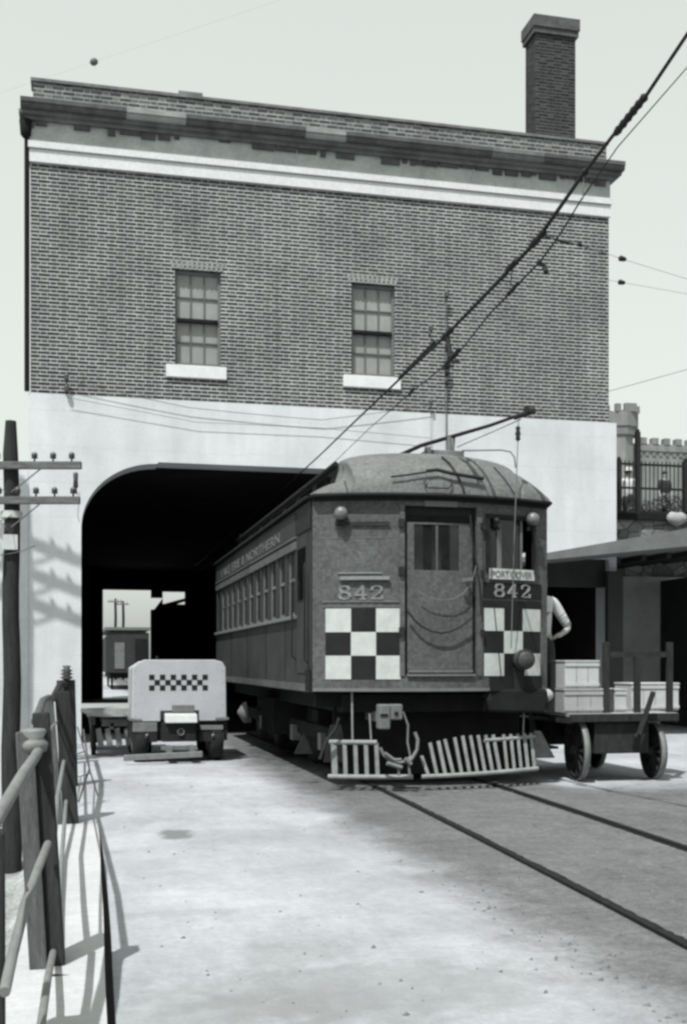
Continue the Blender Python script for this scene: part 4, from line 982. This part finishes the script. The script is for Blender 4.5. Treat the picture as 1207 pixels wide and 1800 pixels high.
# ------------------------------------------------------------------ baggage wagon on the right
G = empty('baggage_wagon', (6.3, 13.2, 0), 'dark four wheeled baggage wagon with spoked wheels and upright rack, loaded with pale boxes', 'wagon')
gx0, gx1, gy0, gy1, gz = 5.58, 6.98, 12.35, 14.6, .82
m = MB()
for k in range(9): m.box(gx0+k*.156, gx0+k*.156+.15, gy0, gy1, gz-.035, gz)
obj('wagon_deck', m, M['crate2'], G)
m = MB(); m.box(gx0, gx1, gy0-.03, gy0, gz-.10, gz-.005); m.box(gx0-.0, gx0+.05, gy0, gy1, gz-.12, gz-.036); m.box(gx1-.05, gx1, gy0, gy1, gz-.12, gz-.036); obj('deck_frame', m, M['wag'], G, bevel=.006)
m = MB(); m.box(5.92, 6.62, gy0+.04, gy0+.9, .34, gz-.11); m.box(5.9, 6.6, gy1-.7, gy1-.2, .34, gz-.11); m.box(6.15, 6.35, gy0+.9, gy1-.7, .45, .6); obj('undercarriage', m, M['wag'], G, bevel=.01)
def spoked(c, r, axis, par, nsp=12):
    c = Vector(c); ax = Vector(axis).normalized()
    m = MB(); m.lathe(c-ax*.03, [(0, r-.05), (0, r), (.06, r), (.06, r-.05), (0, r-.05)], axis, 32, False); wq = obj('wheel', m, M['wag'], par)
    m = MB(); m.lathe(c-ax*.032, [(0, r-.001), (0, r+.014), (.064, r+.014), (.064, r-.001)], axis, 32, False); obj('tyre', m, M['pipe'], wq)
    m = MB(); m.lathe(c-ax*.09, [(0, .03), (.02, .05), (.09, .07), (.16, .05), (.18, .03)], axis, 12); obj('hub', m, M['wag'], wq)
    u = Vector((0, 0, 1)); x = ax.cross(u).normalized(); y = ax.cross(x)
    m = MB()
    for k in range(nsp):
        a = 2*math.pi*k/nsp; d = x*math.cos(a)+y*math.sin(a); m.bar(c+d*.04, c+d*(r-.04), .03, .04, up=ax, taper=.8)
    obj('spokes', m, M['wag'], wq)
for c, r in (((5.80, 12.62, .375), .36), ((6.80, 12.62, .345), .33), ((5.80, 14.2, .375), .36), ((6.80, 14.2, .345), .33)):
    spoked(c, r, (1, -.08, 0), G)
m = MB(); m.tube([(5.75, 12.62, .37), (6.85, 12.62, .35)], .03, 8); m.tube([(5.75, 14.2, .37), (6.85, 14.2, .35)], .03, 8); obj('axle', m, M['wag'], G)
yr = 12.42
for px in (1066, 1121, 1178):
    x = atY(px, 1200, yr).x; m = MB(); m.box(x-.038, x+.038, yr, yr+.05, gz-.02, 1.665 if px != 1121 else 1.50); obj('rack_post', m, M['wag'], G, bevel=.005)
xa_, xb_ = atY(1072, 1200, yr).x, atY(1172, 1200, yr).x
m = MB(); m.box(xa_, xb_, yr+.005, yr+.04, 1.485, 1.55); obj('rack_rail', m, M['wag'], G)
m = MB(); m.bar(atY(1148, 1216, 12.2), atY(1122, 1292, 12.25), .085, .05); m.bar(atY(1122, 1292, 12.25), (6.45, 12.4, .4), .08, .05); obj('draw_handle', m, M['wag'], G, bevel=.008)
def crate(x0, x1, y0, y1, z0, z1, mat, label, lid=True):
    c = Vector(((x0+x1)/2, (y0+y1)/2, z0)); t = empty('crate', c, label, 'crate', 'boxes loaded on the baggage wagon')
    m = MB(); m.box(x0, x1, y0, y1, z0, z1-.02); obj('box_body', m, mat, t, bevel=.008)
    m = MB(); m.box(x0-.008, x1+.008, y0-.008, y1+.008, z1-.02, z1); obj('box_lid', m, mat, t, bevel=.004)
    m = MB(); nb = max(1, int((x1-x0)/.13))
    for q_ in range(1, nb): xx = x0+(x1-x0)*q_/nb; m.box(xx-.003, xx+.003, y0-.0025, y0-.0005, z0+.002, z1-.022)
    if nb > 1: obj('board_seam', m, M['trkgrey'], t)
    m = MB()
    for zz in ((z0+.03), (z1-.07)): m.box(x0-.002, x1+.002, y0-.012, y0-.001, zz, zz+.035)
    obj('batten', m, mat, t)
def gxp(px, Y=12.45): return atY(px, 1200, Y).x
def gzp(py, Y=12.45, px=1060): return atY(px, py, Y).z
crate(gxp(991), gxp(1060), 12.44, 12.95, gz+.003, gzp(1211), M['crate2'], 'wide pale box at the bottom of the stack on the wagon corner nearest the tram')
crate(gxp(994), gxp(1054), 12.47, 12.9, gzp(1211)+.003, gzp(1161), M['crate'], 'white box on top of the stack on the wagon corner nearest the tram')
crate(gxp(1074, 12.7), gxp(1094, 12.7), 12.60, 13.0, gz+.003, gzp(1211, 12.7), M['crate'], 'narrow pale box standing between the left and middle rack posts')
crate(gxp(1106, 12.9), gxp(1189, 12.9), 12.85, 13.3, gz+.003, gzp(1201, 12.9), M['crate'], 'long low white box behind the middle and right rack posts of the wagon')

# ------------------------------------------------------------------ guard fence along the platform's left edge
F = empty('guard_fence', (-.1, 5, 0), 'crooked guard fence of timber posts and bent pipe rails along the platform edge at left', 'fence')
def tpost(base, top, w, rot, mat='post', nm='fence_post'):
    m = MB(); m.bar(base, top, w, w, up=(0, 1, 0), roll=rot); return obj(nm, m, M[mat], F, bevel=.01)
def plank(b, t_, wx, wy, mat, nm='fence_post'):
    m = MB(); m.bar(b, t_, wx, wy, up=(0, 1, 0)); return obj(nm, m, M[mat], F, bevel=.008)
pA = plank((-.143, 5.05, -.4), (-.235, 5.13, 1.12), .075, .10, 'post')
plank((-.068, 5.10, -.4), (-.168, 5.18, 1.20), .072, .12, 'pole')  # dark plank standing in for the post's shaded right face
m = MB(); m.bar((-.07, 4.95, -.1), (-.06, 4.97, .10), .16, .18); obj('post_footing', m, M['pole'], F, bevel=.03)
m = MB(); c = Vector((-.195, 5.12, 1.03)); m.lathe(c, [(0, .03), (.0, .055), (.035, .065), (.05, .055), (.06, .045), (.09, .06), (.10, .05), (.105, .01)], (-.05, 0, 1), 14); obj('post_cap', m, M['pipe'], pA)
pB = plank((-.165, 10.3, -.4), (-.28, 10.35, 1.10), .10, .12, 'post')
plank((-.05, 10.32, -.4), (-.155, 10.4, 1.16), .13, .14, 'pole')  # dark plank again painting the shaded side of its post
pC = tpost((-.12, 13.4, -.3), (-.16, 13.45, 1.22), .16, R(30), 'pole')
m = MB(); c = Vector((-.15, 13.4, 1.22))
m.lathe(c, [(0, .03), (.03, .075), (.05, .035), (.07, .075), (.09, .035), (.11, .07), (.13, .03), (.16, .05), (.17, .01)], n=10); obj('post_insulator', m, M['ins'], pC)
pN = tpost((-.292, 3.9, -1.3), (-.300, 3.95, .86), .11, R(5), 'pole')
pD = tpost((-.11, 16.4, -.2), (-.13, 16.4, 1.05), .10, R(20), 'pole')
def rail_(pts, r, nm='pipe_rail', mat='pipe'):
    m = MB(); m.tube(pts, r, 9); obj(nm, m, M[mat], F)
def az_pt(px, py, X): return atX(px, py, X)
rail_([az_pt(-60, 1530, -.30), az_pt(0, 1430, -.25), az_pt(40, 1362, -.21), az_pt(62, 1330, -.185), az_pt(74, 1308, -.165)], .0225)
rail_([az_pt(8, 1745, -.21), az_pt(22, 1680, -.20), az_pt(45, 1590, -.175), az_pt(66, 1530, -.155), az_pt(84, 1484, -.135)], .017)
rail_([az_pt(66, 1850, -.125), az_pt(74, 1790, -.12), az_pt(84, 1720, -.118), az_pt(96, 1662, -.112)], .015)
rail_([(-.19, 5.15, 1.16), (-.20, 6.5, 1.21), (-.22, 8.5, 1.17), (-.23, 10.3, 1.10)], .020, mat='post')
rail_([(-.235, 10.3, 1.10), (-.20, 12, 1.20), (-.16, 13.4, 1.17), (-.13, 16.4, 1.0)], .03, mat='pole')
rail_([(-.19, 5.2, .92), (-.18, 7.5, 1.0), (-.2, 10.3, .90), (-.16, 13.4, .95)], .009, 'fence_wire')
rail_([(-.12, 5.1, .55), (-.15, 8, .50), (-.14, 10.3, .55), (-.12, 13.4, .5), (-.11, 16.4, .5)], .016)
rail_([(-.10, 5.1, .16), (-.12, 8, .12), (-.12, 10.3, .2)], .016)
# light wire stands leaning at the fence foot further on
for i, (a, b) in enumerate((((148, 1275), (156, 1335)), ((156, 1335), (173, 1398)))):
    pass
m = MB()
pl = [(137, 1300), (152, 1262)]
Yw = 11.6
m.tube([atY(136, 1278, Yw), atY(157, 1352, Yw), atY(172, 1400, Yw)], .008, 5)
m.tube([atY(146, 1282, Yw), atY(157, 1352, Yw), atY(138, 1410, Yw+.1)], .010, 5)
m.tube([atY(137, 1366, Yw), atY(158, 1360, Yw)], .007, 5); m.tube([atY(134, 1326, Yw), atY(152, 1320, Yw)], .007, 5)
m.tube([atY(142, 1366, Yw+.1), atY(134, 1420, Yw-.2)], .007, 5)
wst = obj('wire_stand', m, M['trkgrey'], loc=atY(157, 1400, Yw)); tag(wst, 'thin bent wire stand leaning by the fence foot in front of the trailer', 'wire stand')
# ------------------------------------------------------------------ utility poles
def upole(x, y, zb_, zt_, arms, label, group=None, boxes=True, adir=(CS, -SN, 0), braces=True, r=.115, pitch=.25):
    t = empty('utility_pole', (x, y, zb_), label, 'utility pole', group)
    m = MB(); n = 14; pts = [(x+.012*math.sin(i*1.3), y, zb_+(zt_-zb_)*i/n) for i in range(n+1)]
    m.tube(pts, [r*1.15-(r*.3)*i/n for i in range(n)]+[r*.62], 12); obj('pole', m, M['pole'], t)
    d = Vector(adir).normalized(); nrm = Vector((-d.y, d.x, 0))
    for k, (za, hl) in enumerate(arms):
        c = Vector((x, y, za))-nrm*(r+.03)*-1 if False else Vector((x, y, za))+Vector((d.y, -d.x, 0))*(r+.02)
        m = MB(); m.bar(c-d*hl, c+d*hl, .075, .10); ao = obj('crossarm', m, M['arm'], t, bevel=.006)
        if braces:
            m = MB(); m.bar(c+d*hl*.5, c+Vector((0, 0, -.36))+d*.04, .035, .01); m.bar(c-d*hl*.5, c+Vector((0, 0, -.36))-d*.04, .035, .01); obj('arm_brace', m, M['pipe'], ao)
        s_ = -hl+.08
        while s_ < hl:
            if abs(s_) > .1:
                q = c+d*s_+Vector((0, 0, .05)); m = MB(); m.lathe(q, [(0, .012), (.04, .014), (.045, .045), (.075, .035), (.085, .045), (.12, .03), (.13, .005)], n=8); obj('insulator', m, M['ins'], ao)
            s_ += pitch
    if boxes:
        m = MB(); zz = atY(20, 906, y).z; m.tube([(x, y, zz-.04), (x, y, zz+.05)], r*1.25, 12); obj('pole_band', m, M['wht'], t)
        z2 = atY(20, 968, y).z; z3 = atY(20, 942, y).z
        m = MB(); q = Vector((x, y-r-.03, 0)); m.box(q.x-.10, q.x+.09, q.y-.03, q.y+.03, z2, z3); m.box(q.x-.26, q.x-.12, q.y-.03, q.y+.03, z2-.16, z3-.1); obj('notice_plate', m, M['wht'], t)
    return t
PY = 16.0; pp = atY(20, 740, PY)
a1z = atY(20, 821, PY).z; a2z = atY(20, 882, PY).z
up = upole(pp.x, PY, -1.5, pp.z, [(a1z, .98), (a2z, .96)], 'dark wooden utility pole with two insulator crossarms at the left edge', 'wooden utility poles')
m = MB(); e = atY(133, 830, PY-.15); m.lathe(e+Vector((0, 0, -.22)), [(0, .02), (.02, .035), (.1, .03), (.2, .035), (.22, .02)], n=8); m.tube([e+Vector((0, 0, -.2)), atY(136, 870, PY-.15)], .008, 5); obj('arm_hanger', m, M['ins'], up)
m = MB(); m.tube([atY(140, 865, PY-.2), atY(137, 905, PY-.2), atY(139, 918, PY-.2)], .004, 4); obj('drop_lead', m, M['trkgrey'], up)
# second pole of the line, standing left of the view; its shadow falls on the white wall
SP = Vector(SUN); kx_ = SP.x/SP.y; kz_ = -SP.z/SP.y
d_ = 2.0; wx = atY(43, 1000, YF).x; sx_ = wx-kx_*d_; sy_ = YF-.03-d_
th_ = lambda py: atY(43, py, YF).z+kz_*d_
upole(sx_, sy_, -1.5, th_(852), [(th_(921), .98), (th_(975), .98), (th_(1027), .98)], 'dark wooden utility pole with three crossarms standing left of the view before the white wall', 'wooden utility poles', boxes=False, adir=(1, -.19, 0), r=.13)
def span(a, b, r, label, mat='trkgrey', sag=.05):
    return wire('line_wire', [a, b], r, label, mat, sag=sag)
span(atY(-30, 975, 15), atY(62, 959, 16.2), .006, 'pale line wire crossing the left pole below its lower arm', 'pipe')
span(atY(-30, 915, 15), atY(20, 905, PY-.13), .006, 'pale line wire reaching the band of the left pole', 'pipe')

# ------------------------------------------------------------------ overhead cables above the track
TX = 3.92
fc = [(1300, -72), (1207, 60), (1135, 168), (1075, 240), (1020, 312), (942, 424), (900, 468), (785, 588), (700, 668), (620, 744), (560, 802), (545, 816)]
cp_ = [atX(a, b, TX) for a, b in fc]
cp_[-1] = Vector((TX, 20.0, cp_[-1].z)) if cp_[-1].y < 20 else cp_[-1]
cp_.append(Vector((TX, 40, 4.8)))
CB = empty('overhead_cable', cp_[5], 'heavy black overhead cable running from the upper right down into the arch', 'cable')
m = MB(); m.tube(cp_, [.012, .013, .014, .014, .016, .019, .019, .018, .015, .013, .012, .012, .012], 7); obj('cable_run', m, M['black'], CB)
def insul(a, b, r, nm, par, Y=None, n=6):
    m = MB(); pa_ = atX(*a, TX) if Y is None else atY(*a, Y); pb2 = atX(*b, TX) if Y is None else atY(*b, Y)
    L_ = (pb2-pa_).length; ax = (pb2-pa_).normalized(); prof = [(0, r*.4)]
    for k in range(n): prof += [(L_*(k+.2)/n, r), (L_*(k+.8)/n, r*.75)]
    prof.append((L_, r*.4)); m.lathe(pa_, prof, ax, 8); obj(nm, m, M['black'], par)
insul((1134, 168), (1080, 236), .032, 'strain_insulator', CB); insul((1030, 298), (1018, 318), .03, 'strain_insulator', CB, n=2)
insul((958, 405), (930, 436), .035, 'cable_clamp', CB, n=2); insul((908, 458), (890, 476), .035, 'cable_clamp', CB, n=2)
insul((795, 577), (776, 597), .038, 'cable_clamp', CB, n=2); insul((765, 600), (700, 666), .026, 'splice_sleeve', CB, n=8); insul((892, 478), (800, 572), .021, 'splice_sleeve', CB, n=12)
tw_ = [(1300, 20), (1207, 118), (1085, 258), (1020, 352), (985, 410), (950, 458), (905, 505), (860, 552), (800, 628), (722, 690), (650, 752), (592, 808)]
tp_ = [atX(a, b, TX+.02) for a, b in tw_]; tp_.append(Vector((TX+.02, 40, 4.5)))
TW = empty('trolley_wire', tp_[5], 'thin trolley wire hanging just below the heavy overhead cable', 'wire')
m = MB(); m.tube(tp_, [.004, .004, .005, .007, .008, .009, .010, .009, .008, .007, .005, .005, .005], 6); obj('wire_run', m, M['black'], TW)
insul((912, 496), (890, 520), .022, 'wire_ear', TW, n=3); insul((808, 612), (780, 645), .028, 'wire_ear', TW, n=3); insul((728, 682), (718, 694), .022, 'wire_ear', TW, n=2)
m = MB(); m.tube([atX(945, 460, TX+.02), atX(955, 466, TX+.05), atX(960, 478, TX+.05)], .022, 7); obj('pull_off_arm', m, M['black'], TW)
m = MB(); m.tube([atX(900, 470, TX), atX(897, 503, TX+.01)], .006, 5); obj('hanger', m, M['black'], TW)
m = MB(); m.tube([atX(787, 590, TX), atX(790, 628, TX)], .022, 6); m.bar(atX(775, 636, TX), atX(806, 634, TX), .02, .02); obj('hanger', m, M['black'], TW)
m = MB(); m.tube([atX(1026, 300, TX), atX(1024, 350, TX)], .006, 5); obj('hanger', m, M['pipe'], TW)
# pull-off span wires to the right
Ysp = atX(942, 424, TX).y
a = atX(950, 412, TX); ends = [a, atY(1000, 425, Ysp+.2), atY(1068, 446, Ysp+.6), atY(1093, 455, Ysp+.8), atY(1240, 500, Ysp+1.6)]
SW = empty('span_wire', ends[0], 'upper span wire with insulators leading right from the heavy cable clamp', 'wire', 'span wires pulling the overhead line to the right')
m = MB(); m.tube(ends[:3], .006, 5); m.tube(ends[2:], .0022, 5); obj('wire_run', m, M['mullion'], SW)
insul((958, 414), (968, 416), .022, 'strain_insulator', SW, Ysp+.05, 1); insul((975, 420), (1000, 426), .018, 'strain_insulator', SW, Ysp+.2, 3); insul((1013, 428), (1024, 432), .022, 'strain_insulator', SW, Ysp+.3, 1); insul((1087, 453), (1100, 456), .03, 'strain_insulator', SW, Ysp+.8, 1)
b_ = [atX(960, 477, TX+.05), atY(985, 478, Ysp-.2), atY(1092, 496, Ysp+.3), atY(1240, 522, Ysp+1)]
SW2 = empty('span_wire', b_[0], 'lower thin span wire leading right from the trolley wire pull-off', 'wire', 'span wires pulling the overhead line to the right')
m = MB(); m.tube(b_[:2], .004, 5); m.tube(b_[1:], .0018, 5); obj('wire_run', m, M['mullion'], SW2); insul((1086, 495), (1098, 497), .026, 'strain_insulator', SW2, Ysp+.3, 1)
wire('guy_wire', [atY(938, 722, 11.8), atY(1068, 688, 12.5), atY(1240, 640, 13.5)], .004, 'thin wire rising to the right from the trolley pole head', 'mullion', 'wire', sag=0)

# ------------------------------------------------------------------ railcar and poles seen through the passage
RC = empty('railcar', (2.4, 60, 0), 'grey railcar standing in daylight beyond the far end of the passage', 'railcar')
r0, r1 = atY(186, 1150, 60).x, atY(262, 1150, 60).x; rt = atY(200, 1106, 60).z
m = MB(); m.prism([(r0, .9), (r1, .9), (r1, rt-.2), (r0+1.2, rt), (r0+.2, rt-.15), (r0, rt-.4)], lambda u, v, d: (u, d, v), 60, 72); obj('body', m, M['carside'], RC)
m = MB(); m.box(r0+.45, r0+.95, 59.96, 60, 1.1, rt-.7); obj('end_door', m, M['trkgrey'], RC)
m = MB(); m.box(r0+1.5, r1-.1, 59.95, 60, 1.0, rt-.5); obj('end_panel', m, M['blackmat'], RC)
m = MB(); m.box(r0-.05, r1+.05, 59.9, 72, rt-.05, rt+.1); obj('roof', m, M['trkgrey'], RC)
m = MB()
for x in (r0+.3, r1-.5):
    for y in (61.5, 70): m.lathe((x, y, .45), [(0, .1), (0, .45), (.1, .45), (.1, .1)], (1, 0, 0), 16)
m.box(r0+.2, r1-.2, 60.3, 71.7, .6, .9); obj('running_gear', m, M['blackmat'], RC)
upole(atY(203, 1100, 95).x, 95, 0, atY(203, 1052, 95).z, [(atY(203, 1058, 95).z, .6)], 'left one of two distant poles seen through the passage', 'distant poles beyond the passage', boxes=False, braces=False, r=.12)
upole(atY(217, 1100, 95).x, 95.5, 0, atY(217, 1056, 95).z, [(atY(217, 1062, 95).z, .5)], 'right one of two distant poles seen through the passage', 'distant poles beyond the passage', boxes=False, braces=False, r=.12)

# ------------------------------------------------------------------ people
def skin(joints, edges, root, sub=2):
    me = bpy.data.meshes.new('s'); ids = {k: i for i, k in enumerate(joints)}
    me.from_pydata([joints[k][0] for k in joints], [(ids[a], ids[b]) for a, b in edges], [])
    o = bpy.data.objects.new('s', me); COL.objects.link(o)
    md = o.modifiers.new('k', 'SKIN'); md.use_smooth_shade = True
    for k, (p, r_) in joints.items():
        sv = me.skin_vertices[0].data[ids[k]]; sv.radius = (r_, r_) if not isinstance(r_, tuple) else r_; sv.use_root = (k == root)
    ms = o.modifiers.new('u', 'SUBSURF'); ms.levels = sub; ms.render_levels = sub
    bpy.context.view_layer.update()
    res = bpy.data.meshes.new_from_object(o.evaluated_get(bpy.context.evaluated_depsgraph_get()))
    vs = [tuple(v.co) for v in res.vertices]; fs = [tuple(p.vertices) for p in res.polygons]
    bpy.data.objects.remove(o); bpy.data.meshes.remove(me); bpy.data.meshes.remove(res)
    m = MB(); m.add(vs, fs, True); return m
def person(loc, face, label, arms, hat=None, shirt='shirt', trousers='cloth', h=1.74, lean=0, group=None):
    k = h/1.74; L_ = Vector(loc); rot = Matrix.Rotation(face, 3, 'Z')
    def q(x, y, z): return tuple(rot@Vector((x*k, y*k, z*k))+L_)
    # local: person faces -y
    J = {'pel': (q(0, 0, .94), .125), 'bel': (q(0, .0, 1.08), .12), 'che': (q(0, .01, 1.28), .14), 'up': (q(0, .01, 1.42), .09), 'nk': (q(0, 0, 1.50), .055), 'h0': (q(0, -.015, 1.57), .068), 'h1': (q(0, -.005, 1.65), .086), 'h2': (q(0, .0, 1.72), .055)}
    E = [('pel', 'bel'), ('bel', 'che'), ('che', 'up'), ('up', 'nk'), ('nk', 'h0'), ('h0', 'h1'), ('h1', 'h2')]
    SJ = {n: (J[n][0], J[n][1]*1.12) for n in ('pel', 'bel', 'che', 'up')}; SE = [('pel', 'bel'), ('bel', 'che'), ('che', 'up')]
    TJ = {'pel': (J['pel'][0], .14), 'w': (q(0, 0, 1.04), .135)}; TE = [('pel', 'w')]
    for s, nm in ((-1, 'r'), (1, 'l')):
        sh, elb, wr, hd = [q(*p) for p in arms[nm]]
        J['sh'+nm] = (sh, .062); J['el'+nm] = (elb, .043); J['wr'+nm] = (wr, .030); J['pm'+nm] = (hd, .036)
        E += [('up', 'sh'+nm), ('sh'+nm, 'el'+nm), ('el'+nm, 'wr'+nm), ('wr'+nm, 'pm'+nm)]
        d = (Vector(hd)-Vector(wr)).normalized(); sd = d.cross(Vector((0, 0, 1))).normalized() if abs(d.z) < .9 else Vector((0, 1, 0)); dn = d.cross(sd)
        for f in range(4):
            b0 = Vector(hd)+sd*(-.024+.016*f)*k; ln = (.032, .038, .035, .028)[f]*k
            J['f%s%da' % (nm, f)] = (tuple(b0+d*.03*k), .009); J['f%s%db' % (nm, f)] = (tuple(b0+d*(.03*k+ln)+dn*.012), .008); J['f%s%dc' % (nm, f)] = (tuple(b0+d*(.03*k+ln*1.5)+dn*.03), .007)
            E += [('pm'+nm, 'f%s%da' % (nm, f)), ('f%s%da' % (nm, f), 'f%s%db' % (nm, f)), ('f%s%db' % (nm, f), 'f%s%dc' % (nm, f))]
        J['t%sa' % nm] = (tuple(Vector(hd)-sd*.036*k+dn*.008), .010); J['t%sb' % nm] = (tuple(Vector(hd)-sd*.05*k+d*.035*k+dn*.015), .009)
        E += [('pm'+nm, 't%sa' % nm), ('t%sa' % nm, 't%sb' % nm)]
        SJ['sh'+nm] = (sh, .078); SJ['mid'+nm] = (tuple(Vector(sh).lerp(Vector(elb), .55)), .066); SJ['el'+nm] = (tuple(Vector(sh).lerp(Vector(elb), .92)), .058)
        SE += [('up', 'sh'+nm), ('sh'+nm, 'mid'+nm), ('mid'+nm, 'el'+nm)]
        J['hip'+nm] = (q(s*.09, 0, .88), .095); J['kn'+nm] = (q(s*.10, -.02, .48), .06); J['an'+nm] = (q(s*.11, .02, .08), .04); J['to'+nm] = (q(s*.13, -.14, .04), .035)
        E += [('pel', 'hip'+nm), ('hip'+nm, 'kn'+nm), ('kn'+nm, 'an'+nm), ('an'+nm, 'to'+nm)]
        TJ['hip'+nm] = (q(s*.095, 0, .87), .112); TJ['kn'+nm] = (q(s*.10, -.02, .48), .082); TJ['an'+nm] = (q(s*.11, .015, .10), .072)
        TE += [('pel', 'hip'+nm), ('hip'+nm, 'kn'+nm), ('kn'+nm, 'an'+nm)]
    for D_ in (J, SJ, TJ):
        for n in D_: D_[n] = (D_[n][0], D_[n][1]*k)
    bm_ = skin(J, E, 'pel')
    # face
    bm_.sphere(q(0, -.098, 1.625), .014*k, 8, 6, (.8, 1.2, 1.4)); bm_.sphere(q(-.085, .0, 1.63), .018*k, 8, 6, (.5, 1, 1.4)); bm_.sphere(q(.085, 0, 1.63), .018*k, 8, 6, (.5, 1, 1.4))
    body = obj('person', bm_, M['skin'], loc=loc, recalc=False); tag(body, label, 'person', group)
    m = MB()
    for s in (-1, 1): m.sphere(q(s*.032, -.083, 1.65), .009*k, 8, 6)
    m.sphere(q(0, -.088, 1.588), .02*k, 8, 5, (1, .3, .25)); obj('eyes_and_mouth', m, M['hair'], body)
    obj('shirt', skin(SJ, SE, 'pel'), M[shirt], body, recalc=False)
    obj('trousers', skin(TJ, TE, 'pel'), M[trousers], body, recalc=False)
    m = MB(); m.sphere(q(0, .018, 1.685), .098*k, 14, 9, (.95, 1.05, .82)); obj('hair', m, M['hair'], body)
    m = MB()
    for s in (-1, 1): m.sphere(q(s*.125, -.07, .045), .055*k, 12, 8, (.85, 2.2, .8))
    obj('shoes', m, M['hair'], body)
    if hat:
        m = MB(); c = q(0, 0, 1.70); m.lathe(c, [(0, .13), (.008, .14), (.012, .10), (.06, .10), (.10, .085), (.11, .02)], n=18); obj('hat', m, M[hat], body)
    return body
arms_hip = {'r': [(-.19, .01, 1.42), (-.37, .02, 1.13), (-.22, -.10, 1.02), (-.15, -.12, 1.0)], 'l': [(.19, .01, 1.42), (.24, .0, 1.14), (.20, -.16, 1.25), (.16, -.24, 1.30)]}
arms_dn = {'r': [(-.19, .01, 1.42), (-.24, .02, 1.15), (-.24, -.06, .92), (-.235, -.08, .84)], 'l': [(.19, .01, 1.42), (.24, .02, 1.15), (.24, -.06, .92), (.235, -.08, .84)]}
arms_elb = {'l': [(.19, .01, 1.43), (.40, -.02, 1.10), (.20, -.16, 1.02), (.12, -.18, 1.0)], 'r': [(-.19, .01, 1.42), (-.25, -.05, 1.15), (-.20, -.26, 1.22), (-.16, -.33, 1.26)]}
man = person((5.60, 13.25, .752), R(10), 'man in white shirt with his elbow out, standing on the interurban side step', arms_elb)
m = MB(); qa = Vector((5.60, 13.25, .752)); rt_ = Matrix.Rotation(R(10), 3, 'Z')
A0 = rt_@Vector((.19, .01, 1.43))+qa; A1 = rt_@Vector((.40, -.02, 1.10))+qa; dd = (A1-A0).normalized()
for t_, tl in ((.48, .5), (.60, -.4), (.70, .6), (.80, -.3), (.9, .2)):
    m.torus(A0.lerp(A1, t_), .066-.010*t_, .0045, (dd+Vector((0, 0, tl*.6))).normalized(), 18, 5)
obj('sleeve_crease', m, M['trkgrey'], man)  # dark rings stand in for shade in the sleeve folds
p = atY(1104, 900, 26.6); zh = atY(1104, 824, 26.6).z
person((p.x, 26.6, 4.845), R(-10), 'man in light hat and white shirt behind the iron fence next to the building', arms_dn, hat='wht', h=(zh-4.845)/1.02)
p = atY(1168, 900, 26.3); zh = atY(1168, 829, 26.3).z
person((p.x, 26.3, 4.845), R(15), 'bareheaded dark haired person in dark clothes behind the shrub and iron fence', arms_dn, shirt='cloth', h=zh-4.845)

for k, (x, y, hh, rr) in enumerate(((9.5, -17, 9.5, 3.6), (15.5, -19, 8.5, 3.4), (3.5, -21, 9, 3.4))):
    random.seed(60+k)
    t = empty('broadleaf_tree', (x, y, 0), ('tallest broadleaf tree behind the camera position, mirrored in the tram glass', 'broadleaf tree on the right of the row behind the camera position', 'broadleaf tree on the left of the row behind the camera position')[k], 'tree', 'trees behind the camera position')
    m = MB(); m.tube([(x, y, 0), (x+.1, y, hh*.25), (x-.05, y, hh*.55), (x+.1, y, hh*.85)], [.24, .19, .13, .04], 9)
    for q in range(9):
        a = q*2.4; z0 = hh*(.28+.05*q); m.tube([(x, y, z0), (x+math.cos(a)*rr*.45, y+math.sin(a)*rr*.45, z0+.8), (x+math.cos(a)*rr*.75, y+math.sin(a)*rr*.75, z0+1.6)], [.08, .05, .02], 6)
    obj('trunk', m, M['pole'], t)
    m = MB(); cl_ = [(x+random.gauss(0, rr*.45), y+random.gauss(0, rr*.45), hh*random.uniform(.35, .98), random.uniform(.5, 1.2)) for _ in range(34)]
    for cx_, cy_, cz_, cr in cl_:
        for _ in range(150):
            u = Vector((random.gauss(0, 1), random.gauss(0, 1), random.gauss(0, 1))).normalized(); q = Vector((cx_, cy_, cz_))+u*cr*random.random()**.4
            u2 = Vector((random.gauss(0, 1), random.gauss(0, 1), random.gauss(0, 1))).normalized(); w2 = u2.orthogonal().normalized(); s_ = .13*random.uniform(.6, 1.4)
            m.add([q-u2*s_, q+w2*s_*.5, q+u2*s_, q-w2*s_*.5], [(0, 1, 2, 3)])
    obj('crown', m, M['leaf'], t, recalc=False)
# fine wire high at left with one insulator
a0 = atY(-40, 176, 9); a1 = atY(500, -3, 9); HWR = empty('high_wire', a0, 'almost invisible wire with one dark insulator in the sky above the building left corner', 'wire')
m = MB(); m.tube([a0, a1], .0004, 4); obj('wire_run', m, M['mullion'], HWR)
tt = (165+40)/540; pc = a0.lerp(a1, .38); pc = atY(165, 108, 9)
m = MB(); m.lathe(pc-(a1-a0).normalized()*.03, [(0, .01), (.01, .024), (.03, .03), (.05, .024), (.06, .01)], (a1-a0), 8); obj('insulator', m, M['mullion'], HWR)
# tidy helper property
for o in bpy.data.objects:
    if '_b' in o: del o['_b']
